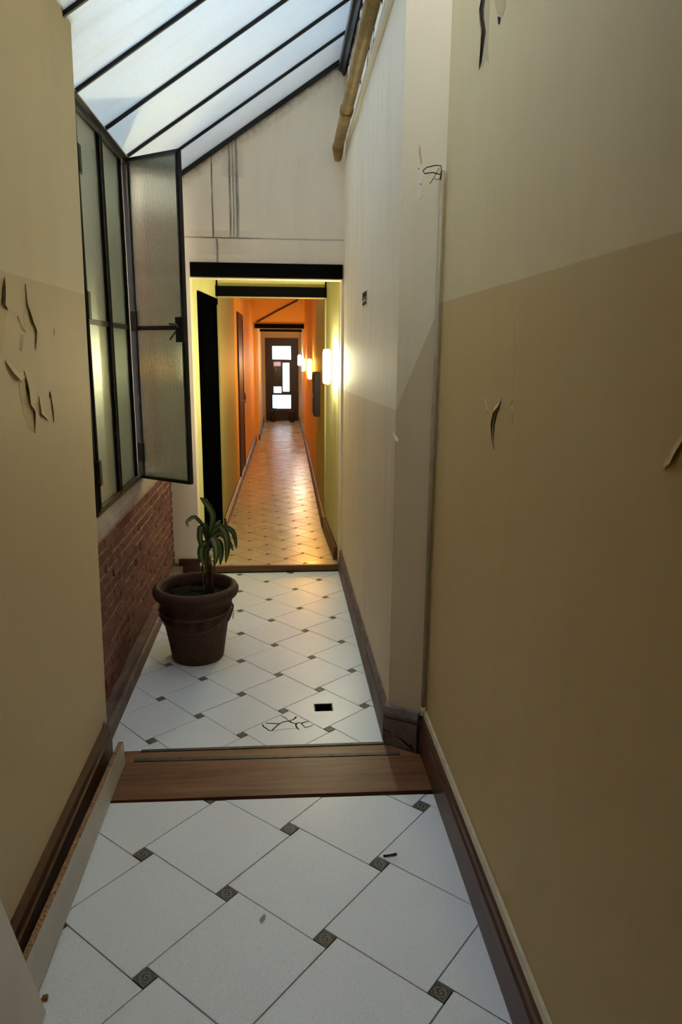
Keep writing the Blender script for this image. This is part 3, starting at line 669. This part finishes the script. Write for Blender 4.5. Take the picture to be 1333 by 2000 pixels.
# split lower corner piece
sp = tag(m.build('baseboard_splay', M_BASE_S), 'greyed split baseboard on the slanted corner', 'baseboard', None, 'structure')
for q in (((.35, .055), (.62, .030), (.80, .012), (.82, .020), (.62, .040)), ((.78, .03), (.86, .004), (.9, .004), (.82, .034)), ((.02, .064), (.2, .058), (.2, .062), (.02, .070))):
    patch(sp, [a + d * u + nS * .0161 + Vector((0, 0, v)) for u, v in q], nS, M_CRACK_SHADE, 'crack', .0006)
tag(MB().prism([(-.797, 0), (-.722, 0), (-.722, .062), (-.735, .070), (-.745, .066), (-.752, .080), (-.797, .084)], 2.64, 5.06, 'Y').build('baseboard_brick', M_BASE_W), 'weathered brown plinth board at the foot of the brick wall', 'baseboard', None, 'structure')
board('baseboard_end', [(-.75, 5.065), (-.60, 5.065)], .118, .02, (0, -1), M_BASE_D, 'dark red brown baseboard stub left of the doorway')
board('baseboard_corridor_left', [(-.512, 6.205), (-.455, 12.49)], .10, .022, (1, 0), M_BASE_D, 'dark baseboard along the corridor wall with the doorway', .05)
board('baseboard_corridor_right', [(.372, 6.205), (.41, 12.49)], .10, .022, (-1, 0), M_BASE_D, 'dark baseboard along the corridor wall under the lamps', .05)
board('baseboard_passage_right', [(.415, 5.205), (.385, 6.195)], .10, .03, (-1, 0), M_BASE_R, 'brown baseboard in the yellow passage under the bright lamp', .05)
board('baseboard_lobby_left', [(-.40, 12.67), (-.40, 16.2)], .10, .018, (1, 0), M_BASE_D, 'dark baseboard on the lobby wall opposite the cool lamp', .05)
board('baseboard_lobby_right', [(.412, 12.67), (.412, 16.2)], .10, .018, (-1, 0), M_BASE_D, 'dark baseboard on the lobby wall under the cool lamp', .05)
st = thing('step_riser', (-.1, 5.085, 0), 'low varnished wooden riser at the foot of the doorway', 'riser', kind='structure')
MB().box(-.603, .418, 5.076, 5.104, .002, .051, .002).build('riser_board', M_RISER, st)
MB().box(-.603, .418, 5.074, 5.077, .0, .008).build('shadow_joint', M_CRACK_SHADE, st)

th = thing('wooden_threshold', (0, 2.5, 0), 'wide knotty wooden threshold with two grey metal strips between the tile floors', 'threshold')
MB().prism([(-.678, 2.356), (.548, 2.338), (.548, 2.578), (.46, 2.578), (-.60, 2.600), (-.678, 2.602)], -.02, .004, 'Z').build('plank', M_PLANK, th)
MB().prism([(-.66, 2.603), (-.60, 2.603), (-.60, 2.628), (.468, 2.600), (.468, 2.580), (.545, 2.580), (.42, 2.664), (-.585, 2.672), (-.585, 2.684), (-.69, 2.684)], -.02, .003, 'Z').build('plank', M_PLANK2, th)
MB().prism([(-.598, 2.603), (.466, 2.581), (.466, 2.599), (-.598, 2.625)], -.01, .006, 'Z').build('metal_strip', M_STRIP, th)
MB().prism([(-.582, 2.673), (.425, 2.666), (.425, 2.681), (-.582, 2.688)], -.01, .0065, 'Z').build('metal_strip', M_STRIP, th)
tag(MB().box(-.70, .57, 2.30, 2.70, -.2, -.022).build('floor', M_CRACK_SHADE), 'bed beneath the wooden threshold with the gap shade in its dark colour', 'floor', None, 'structure')  # solid slab, near-black to paint the shade seen in the gap

cd = thing('conduit', (.556, 2.588, .17), 'thin cream vertical conduit on the slanted wall corner', 'conduit')
pt = onY(862, 342, 2.588); pb = Vector((.556, 2.588, .178))
MB().tube([pb, pb.lerp(Vector((.556, 2.588, 2.20)), .5), (.556, 2.588, 2.20)], .0088, 10).build('conduit_pipe', M_CONDUIT, cd, True)
MB().tube([(.556, 2.588, .176), (.556, 2.588, .21)], .011, 10).build('conduit_socket', M_TRUNK, cd, True)
wq = lambda *pp: [onY(x, y, 2.56) for x, y in pp]
MB().tube(wq((861, 352), (863, 336), (862, 324), (850, 323), (834, 327), (826, 334), (830, 339), (846, 337), (860, 341)), .0019, 6).build('loose_wire', M_CABLE, cd, True)
MB().tube(wq((862, 345), (858, 328), (848, 348), (840, 359)), .0014, 5).build('loose_wire', M_CABLE, cd, True)
MB().tube(wq((862, 345), (864, 334), (859, 350), (850, 350)), .0014, 5).build('loose_wire', M_CABLE, cd, True)
tag(MB().prism([(.556, .174), (.569, .174), (.569, .192), (.560, .192)], -1.58, 2.585, 'Y').build('cable_trunking', M_TRUNK), 'narrow cream cable trunking running on top of the brown baseboard', 'trunking')
tag(MB().tube([(.548, 2.580, .172), (.540, 2.588, .15), (.537, 2.588, .09), (.537, 2.586, .03), (.538, 2.584, .007)], .0045, 8).build('black_cable', M_CABLE, None, True), 'black cable dropping into the gap between two baseboards', 'cable')

# ochre pipe under the skylight ridge
pp = thing('drain_pipe', (.378, 5.0, 2.86), 'ochre round pipe running along the wall under the skylight ridge', 'pipe')
MB().tube([(.372, 2.72, 2.95), (.374, 3.6, 2.925), (.376, 4.3, 2.895), (.378, 4.96, 2.872)], .033, 14).build('pipe_body', M_PIPE, pp, True)
MB().tube([(.378, 4.93, 2.874), (.379, 4.975, 2.862), (.382, 5.00, 2.835), (.383, 5.02, 2.81)], [.036, .036, .030, .022], 14).build('pipe_elbow', M_PIPE, pp, True)
MB().tube([(.376, 4.29, 2.898), (.376, 4.36, 2.894)], .038, 14).build('pipe_collar', M_PIPE, pp, True)

# junction box on the mid wall
jb = thing('junction_box', tuple(onX(713, 597, .43)), 'small open junction box in the cream wall', 'junction box')
c0 = onX(709, 584, .43); c1 = onX(717.6, 580, .43); y0, y1, z0, z1 = c1.y, c0.y, onX(713, 596, .43).z, onX(713, 570, .43).z
MB().box(.4285, .4335, y0, y1, z0, z1).build('box_dark_face', M_CRACK_SHADE, jb)  # flat dark plate standing in for the shade inside the open box
MB().box(.426, .4295, y0 + .014, y1 - .004, z0 + .02, z1 - .025, .001).build('box_plate', M_STRIP, jb)
m = MB(); fr = .005
for (a0, a1, b0, b1) in ((y0 - fr, y0, z0 - fr, z1 + fr), (y1, y1 + fr, z0 - fr, z1 + fr), (y0, y1, z0 - fr, z0), (y0, y1, z1, z1 + fr)): m.box(.4275, .434, a0, a1, b0, b1)
m.build('box_rim', M_FLAKE_W, jb)

# ------------------------------------------------------------------ boards left lying by the left wall
pn = thing('chipboard_panel', (-.636, 2.0, .0), 'grey laminated chipboard strip standing on edge beside the left baseboard', 'panel')
ya, yb = 1.505, 2.592
prf = [(ya, .0055), (yb, .0055), (yb + .001, .085), (yb - .006, .104), (yb - .03, .108), (2.2, .122), (1.8, .138), (ya, .150)]
MB().prism(prf, -.646, -.630, 'X').build('chipboard_core', M_CHIP, pn)
MB().prism([(y, z) if z < .05 else (y, z - .0008) for y, z in prf], -.6299, -.6285, 'X').build('laminate_face', M_LAMINATE, pn)
bd = thing('painted_plank', (-.64, 1.2, 0), 'pale painted plank leaning on the baseboard at the end of the chipboard strip', 'plank')
m = MB(); 
def lean(y, u, n_): # u along the height, n_ off the face
    return Vector((-.610 - .064 * u / .28 + n_ * .97, y, u * .97 + n_ * .22))
m.loft([[lean(y, u, k) for u, k in ((0.0, 0), (.0, .018), (.40, .018), (.40, 0))] for y in (.3, 1.500)])
m.build('plank_body', M_WHITEBOARD, bd)
m = MB(); m.loft([[lean(y, u, k) for u, k in ((0.0, .018), (.0, .023), (.40, .023), (.40, .018))] for y in (.3, 1.455)]); m.build('plank_moulding', M_WHITEBOARD, bd)

# floor litter
p = onZ(762, 1672, 0); tag(MB().tube([p + Vector((-.022, -.003, .004)), p + Vector((-.004, -.003, .005)), p + Vector((.022, .004, .004))], .0035, 6).build('black_scrap', M_CABLE, None), 'thin black scrap lying on a white tile near an insert', 'litter')
p = onZ(513, 1797, 0)
m = MB().add([p + Vector(v) for v in ((-.010, -.002, .002), (.004, .016, .007), (.010, .012, .003), (.006, -.004, .004), (-.002, -.016, .002), (.001, .002, .010))], [(0, 5, 1), (1, 5, 2), (2, 5, 3), (3, 5, 4), (4, 5, 0), (0, 1, 2, 3, 4)])
tag(m.build('dry_leaf', M_LAMINATE, None), 'tiny curled pale dry leaf on a white tile', 'litter')
p = onZ(72, 1956, 0); p.x = -.612
m = MB().add([p + Vector(v) for v in ((-.008, -.010, .001), (.012, .0, .001), (.010, .014, .001), (-.006, .010, .001), (0, .004, .014), (.008, .01, .012))], [(0, 1, 4), (1, 2, 5, 4), (2, 3, 5), (3, 0, 4, 5), (0, 3, 2, 1)])
tag(m.build('wood_chip', M_CHIP, None), 'small brown wood chip beside the chipboard strip', 'litter')

# ------------------------------------------------------------------ flowerpot and plant
PCX, PCY = -.457, 3.615
pot = thing('flowerpot', (PCX, PCY, 0), 'large dark terracotta flowerpot with rolled rim and wire loops on the white tiles', 'flowerpot')
prof = [(.02, 0.0), (.128, 0.0), (.136, .008), (.146, .08), (.160, .165), (.166, .20), (.176, .215), (.181, .235), (.184, .262), (.186, .275), (.184, .295), (.190, .325), (.200, .338), (.214, .348), (.222, .364), (.223, .382), (.215, .398), (.202, .406), (.190, .404), (.183, .390), (.180, .36), (.176, .33)]
def relief(z, t):
    if .20 < z < .30: return .010 * math.sin((z - .20) / .10 * math.pi) * (math.sin(t * 14) + .6 * math.sin(t * 23 + z * 90))
    if z > .395: return -.002 * max(0, math.sin(t * 5 + 1)) ** 4
    return .0008 * math.sin(t * 3 + z * 20)
MB().lathe(prof, PCX, PCY, 72, relief).build('pot_body', M_TERRA, pot, True)
def prad(z):
    for (r0, z0), (r1, z1) in zip(prof[1:], prof[2:]):
        if z0 <= z <= z1: return r0 + (r1 - r0) * (z - z0) / max(1e-6, z1 - z0)
    return .18
def wrap(zf, a0, a1, n=40, off=.009):
    out = []
    for i in range(n + 1):
        t = a0 + (a1 - a0) * i / n; z = zf(i / n); r = prad(z) + off; out.append((PCX + r * math.cos(t), PCY + r * math.sin(t), z))
    return out
D = math.radians
for zf, a0, a1 in ((lambda u: .285 - .012 * math.sin(u * math.pi), D(180), D(350)), (lambda u: .292 - .028 * math.sin(u * math.pi), D(176), D(348)), (lambda u: .262 - .085 * math.sin(u * math.pi) ** .9 + .03 * u, D(205), D(345))):
    MB().tube(wrap(zf, a0, a1), .0022, 6).build('wire_loop', M_WIRE, pot, True)
kx = wrap(lambda u: .282, D(322), D(323), 1, .012)[0]; K = Vector(kx)
MB().tube([K, K + Vector((.012, -.004, .012)), K + Vector((.016, -.006, -.006)), K + Vector((.0, -.006, -.03)), K + Vector((-.008, -.006, -.05)), K + Vector((.002, -.006, -.055)), K + Vector((.008, -.006, -.03)), K], .002, 6).build('wire_bow', M_WIRE, pot, True)
MB().tube([K, K + Vector((.03, .01, .018)), K + Vector((.045, .03, .005)), K + Vector((.04, .03, -.04))], .002, 6).build('wire_bow', M_WIRE, pot, True)
# soil
m = MB(); rings = []
for k in range(7):
    r = .181 * (1 - k / 6.0) + .001; rings.append([(PCX + r * math.cos(2 * math.pi * j / 36), PCY + r * math.sin(2 * math.pi * j / 36), .352 + .012 * (k / 6) + random.uniform(-.006, .006)) for j in range(36)])
m.loft(rings, True, False); soil = tag(m.build('soil', M_SOIL, pot, True), 'dark dry potting soil')
m = MB()
for k in range(46):
    t = random.uniform(0, 6.28); r = random.uniform(.03, .165); s = random.uniform(.004, .012); c = Vector((PCX + r * math.cos(t), PCY + r * math.sin(t), .360))
    m.add([c + Vector((s * random.uniform(-1, 1), s * random.uniform(-1, 1), s * random.uniform(-.3, 1))) for _ in range(4)], [(0, 1, 2), (0, 2, 3), (0, 3, 1), (1, 3, 2)])
tag(m.build('soil_clods', M_SOIL, soil), 'crumbs of soil', kind='stuff')

pl = thing('dracaena_plant', (PCX + .045, PCY, .355), 'half wilted dracaena with striped drooping leaves in the flowerpot', 'plant')
def leaf(px, wdt, depth0=0.0, depth1=0.0, face=0.0):
    """px: photo points of the midrib, placed at the plant's own distance with a depth sweep"""
    P = [onY(x, y, PCY - .02 + depth0 + (depth1 - depth0) * i / (len(px) - 1)) for i, (x, y) in enumerate(px)]
    Q = []; n = len(P)
    for i in range(n - 1):                          # Catmull-Rom through the points
        p0, p1, p2, p3 = P[max(i - 1, 0)], P[i], P[i + 1], P[min(i + 2, n - 1)]
        for k in range(5):
            t = k / 5; Q.append(.5 * ((2 * p1) + (p2 - p0) * t + (2 * p0 - 5 * p1 + 4 * p2 - p3) * t * t + (3 * p1 - p0 - 3 * p2 + p3) * t ** 3))
    Q.append(P[-1]); N_ = len(Q); vs = []; fs = []; uv = []
    view = Vector((math.sin(face), -math.cos(face), .25)).normalized()
    for i, q in enumerate(Q):
        u = i / (N_ - 1); d = (Q[min(i + 1, N_ - 1)] - Q[max(i - 1, 0)]).normalized(); side = d.cross(view)
        side = side.normalized() if side.length > 1e-4 else Vector((1, 0, 0)); nrm = side.cross(d)
        ww = wdt * (.35 + .65 * min(1, u * 3)) * (1 - max(0, (u - .55) / .45) ** 2 * .95)
        for k in range(5):
            c = (k - 2) / 2; vs.append(q + side * ww * c + nrm * (abs(c) ** 1.5 * ww * .45)); uv.append(((c + 1) / 2, u))
    base = len(vs)
    for i in range(N_ - 1):
        for k in range(4): a = i * 5 + k; fs.append((a, a + 1, a + 6, a + 5))
    me = bpy.data.meshes.new('leaf'); me.from_pydata([tuple(v) for v in vs], [], fs); l = me.uv_layers.new(name='UVMap')
    for lp in me.loops: l.data[lp.index].uv = uv[lp.vertex_index]
    me.update(); o = put('leaf', me, M_LEAF, pl, True); md = o.modifiers.new('thickness', 'SOLIDIFY'); md.thickness = .0012; return o
leaf([(406, 1062), (411, 1035), (415, 1008), (407, 990), (398, 978), (391, 972)], .017, 0, -.03, .5)
leaf([(404, 1056), (400, 1034), (392, 1020), (381, 1010), (371, 1014), (365, 1021), (369, 1029)], .009, 0, -.10)
leaf([(405, 1058), (400, 1036), (394, 1030), (392, 1046), (394, 1062), (398, 1070)], .018, 0, -.09, -.5)
leaf([(405, 1060), (399, 1062), (394, 1075), (395, 1092), (401, 1102)], .019, 0, -.08, -.2)
leaf([(407, 1058), (414, 1050), (420, 1062), (423, 1082), (419, 1106)], .019, 0, -.09, .2)
leaf([(407, 1056), (417, 1036), (425, 1022), (432, 1016)], .010, 0, .08, .3)
leaf([(407, 1055), (420, 1036), (432, 1030), (442, 1048), (444, 1075), (441, 1100)], .018, 0, -.03, .3)
leaf([(408, 1054), (424, 1034), (440, 1030), (454, 1038), (460, 1056), (462, 1072)], .013, 0, .05, .3)
leaf([(408, 1056), (420, 1044), (434, 1044), (448, 1060), (456, 1076)], .014, 0, .10, .3)
leaf([(406, 1060), (412, 1056), (428, 1060), (432, 1082), (430, 1104)], .016, .02, .05, .5)
leaf([(405, 1058), (402, 1030), (399, 1028), (401, 1050)], .013, .02, .06, 0)
leaf([(406, 1060), (404, 1072), (402, 1096), (404, 1120)], .010, .01, -.05, 0)
yq = lambda *pp: [onY(x, y, PCY - .02) for x, y in pp]
MB().tube(yq((404, 1162), (405, 1120), (406, 1090), (406, 1058), (407, 1040)), [.011, .010, .009, .008, .005], 8).build('stem', M_CANE, pl, True)
MB().tube(yq((414, 1158), (412, 1120), (409, 1085)), [.012, .011, .007], 8).build('stem', M_CANE, pl, True)
for a in (((398, 1122), (395, 1110), (399, 1090)), ((416, 1125), (420, 1112), (417, 1096)), ((410, 1128), (414, 1108), (411, 1090))): MB().tube(yq(*a), [.002, .006, .002], 6).build('dry_sheath', M_CANE, pl, True)
tag(MB().tube([onY(x, y, PCY - .09) for x, y in ((396, 1122), (397, 1138), (400, 1150), (399, 1157))], .004, 6).build('support_stick', M_STRIP, pl, True), 'short grey stick in the soil')
MB().tube([onY(x, y, PCY - .08) for x, y in ((411, 1071), (416, 1074), (418, 1084), (415, 1088), (408, 1086))], .0022, 6).build('plastic_tie', M_TRUNK, pl, True)

# ------------------------------------------------------------------ passage door, lamps, box, far door
f = lambda u: Vector((-.605 + .078 * u, 5.20 + 1.0 * u, 0))
nW = Vector((1, -.078, 0)).normalized()
dk = thing('door_1', tuple(f(.5)), 'tall black door in the yellow passage wall behind the plant', 'door', kind='structure')
def on_wall(m, u0, u1, z0, z1, t0, t1): return m.loft([[f(u) + nW * k + Vector((0, 0, z)) for z, k in ((z0, t0), (z0, t1), (z1, t1), (z1, t0))] for u in (u0, u1)])
on_wall(MB(), .20, .99, .05, 1.985, -.01, .006).build('door_leaf', M_BLACKDOOR, dk)
m = MB(); on_wall(m, .17, .22, .05, 2.01, -.01, .014); on_wall(m, .17, .995, 1.965, 2.01, -.01, .014); m.build('door_frame', M_BLACKDOOR, dk)
for z0, z1 in ((.2, .85), (.95, 1.85)): on_wall(MB(), .30, .90, z0, z1, .004, .012).build('door_panel', M_BLACKDOOR, dk)

def sconce(x, y, z, h, r, mat, label, wall):
    s = thing('wall_sconce', (wall, y, z - h / 2), label, 'lamp')
    MB().box(wall - .008, wall + .004, y - .028, y + .028, z - h * .42, z + h * .42, .003).build('back_plate', M_BRASS, s)
    MB().tube([(wall - .004, y, z - h * .3), (x, y, z - h * .3)], .006, 6).build('bracket', M_BRASS, s)
    MB().tube([(wall - .004, y, z + h * .3), (x, y, z + h * .3)], .006, 6).build('bracket', M_BRASS, s)
    gs = MB().lathe([(r * .4, z - h * .5), (r * .8, z - h * .49), (r, z - h * .44), (r * 1.08, z), (r, z + h * .44), (r * .8, z + h * .49), (r * .4, z + h * .5)], x, y, 20, cap_top=True).build('glass_shade', mat, s, True)
    MB().lathe([(r * .3, z - h * .5 - .012), (r * .7, z - h * .5 - .008), (r * .7, z - h * .48)], x, y, 14).build('end_cap', M_BRASS, gs)
    return s
sconce(.343, 5.46, 1.485, .255, .027, M_LAMP_W, 'glaring white glass wall lamp in the yellow passage', .407)
sconce(.345, 8.75, 1.385, .235, .024, M_LAMP_O, 'orange glass wall lamp just past the brown box', .389)
sconce(.360, 11.75, 1.375, .20, .024, M_LAMP_Y, 'amber glass wall lamp before the third lintel', .406)
sconce(.355, 14.0, 1.42, .20, .026, M_LAMP_C, 'cool white glass wall lamp in the far lobby', .412)

bx = thing('meter_box', (.35, 7.2, .97), 'dark brown wooden meter box on the orange corridor wall', 'box')
MB().box(.318, .38, 7.0, 7.36, .972, 1.395, .004).build('box_body', M_BROWNBOX, bx)
bdoor = MB().box(.312, .318, 7.02, 7.34, .99, 1.378, .002).build('box_door', M_BROWNBOX, bx)
MB().box(.306, .313, 7.05, 7.07, 1.15, 1.20, .002).build('box_knob', M_BRASS, bdoor)

gd = lambda y: -.512 + (y - 6.2) / 6.3 * .057
d2 = thing('door_2', (-.49, 8.8, .05), 'dark brown narrow door set in the orange corridor wall', 'door', kind='structure')
MB().prism([(gd(8.45) - .01, 8.45), (gd(8.45) + .012, 8.45), (gd(9.2) + .012, 9.2), (gd(9.2) - .01, 9.2)], .05, 1.965, 'Z').build('door_leaf', M_BROWNBOX, d2)
m = MB()
for y0, y1, z0, z1 in ((8.38, 8.45, .05, 2.02), (9.2, 9.27, .05, 2.02), (8.45, 9.2, 1.965, 2.02)): m.prism([(gd(y0) - .01, y0), (gd(y0) + .02, y0), (gd(y1) + .02, y1), (gd(y1) - .01, y1)], z0, z1, 'Z')
m.build('door_frame', M_DOORWOOD, d2)
MB().tube([(gd(8.52) + .012, 8.52, 1.02), (gd(8.52) + .05, 8.52, 1.02), (gd(8.6) + .05, 8.6, 1.02)], .008, 6).build('door_handle', M_BRASS, d2)
sw = thing('light_switch', (gd(9.6), 9.6, .95), 'small dark switch plate on the orange corridor wall', 'switch')
swp = MB().box(gd(9.6) - .002, gd(9.6) + .012, 9.55, 9.66, .93, 1.05, .002).build('switch_plate', M_BROWNBOX, sw)
MB().box(gd(9.6) + .012, gd(9.6) + .018, 9.58, 9.63, .97, 1.01, .001).build('switch_rocker', M_CABLE, swp)

fd = thing('door_3', (.02, 16.3, .05), 'dark wooden far door with bright frosted panes at the corridor end', 'door', kind='structure')
Z3 = lambda y: 570 + y / 7.016
X3 = lambda x: 490 + x / 7.016
def rect(x0, x1, y0, y1): a = onY(X3(x0), Z3(y0), 16.28); b = onY(X3(x1), Z3(y1), 16.28); return a.x, b.x, b.z, a.z
xs = [-.345, .39]; panes = [rect(292, 553, 740, 930), rect(312, 415, 955, 1022), rect(320, 418, 1030, 1290), rect(435, 535, 970, 1370), rect(312, 425, 1295, 1388), rect(297, 555, 1410, 1602)]
# door leaf: grid of cells around the panes
gx = sorted({xs[0], xs[1]} | {round(v, 5) for p in panes for v in p[:2]}); gz = sorted({.05, 1.868} | {round(v, 5) for p in panes for v in p[2:]})
m = MB()
for i in range(len(gx) - 1):
    for j in range(len(gz) - 1):
        cx, cz = (gx[i] + gx[i + 1]) / 2, (gz[j] + gz[j + 1]) / 2
        if any(p[0] - 1e-4 < cx < p[1] + 1e-4 and p[2] - 1e-4 < cz < p[3] + 1e-4 for p in panes): continue
        m.box(gx[i], gx[i + 1], 16.272, 16.312, gz[j], gz[j + 1])
m.build('door_leaf', M_DOORWOOD, fd)
for k, p in enumerate(panes):
    o = MB().box(p[0], p[1], 16.288, 16.294, p[2], p[3]).build('door_pane', (M_PANE, M_PANE_PINK, M_PANE_DARK, M_PANE, M_PANE, M_PANE)[k], fd)
m = MB()
for (x0, x1, z0, z1) in ((xs[0], xs[0] + .07, .05, 1.868), (xs[1] - .07, xs[1], .05, 1.868), (xs[0] + .07, xs[1] - .07, 1.80, 1.868), (-.20, .26, .12, .30)): m.box(x0, x1, 16.258, 16.272, z0, z1)
m.build('door_moulding', M_DOORWOOD, fd)
a = rect(312, 345, 1035, 1095); MB().tube([(a[0] + .01, 16.262, a[3]), (a[0] + .05, 16.25, a[3] - .01), (a[0] + .055, 16.25, a[2])], .012, 6).build('door_handle', M_BRASS, fd)

def small_plant(x, y, h, label):
    t = thing('potted_plant', (x, y, .05), label, 'plant', 'small plants before the far door')
    MB().lathe([(.05, .05), (.065, .16), (.072, .165), (.072, .18), (.06, .18)], x, y, 16).build('pot', M_TERRA, t, True)
    for k in range(9):
        a = k * 2.4; l = h * random.uniform(.7, 1.1); d = Vector((math.cos(a), math.sin(a) * .6, 0)); s = Vector((-d.y, d.x, 0)) * .016; p = Vector((x, y, .17))
        q = [p, p + d * l * .3 + Vector((0, 0, l * .8)), p + d * l * .65 + Vector((0, 0, l * .7))]
        MB().add([q[0] - s * .3, q[0] + s * .3, q[1] + s, q[1] - s, q[2], q[1] + Vector((0, 0, -.003))], [(0, 1, 2, 3), (3, 2, 4), (0, 5, 1), (5, 4, 2), (5, 3, 4)]).build('leaf', M_LEAF2, t)
small_plant(-.17, 16.02, .22, 'small leafy potted plant at the foot of the far door beside the darker panel')
small_plant(.24, 15.95, .17, 'low potted plant at the foot of the far door below the tall bright pane')
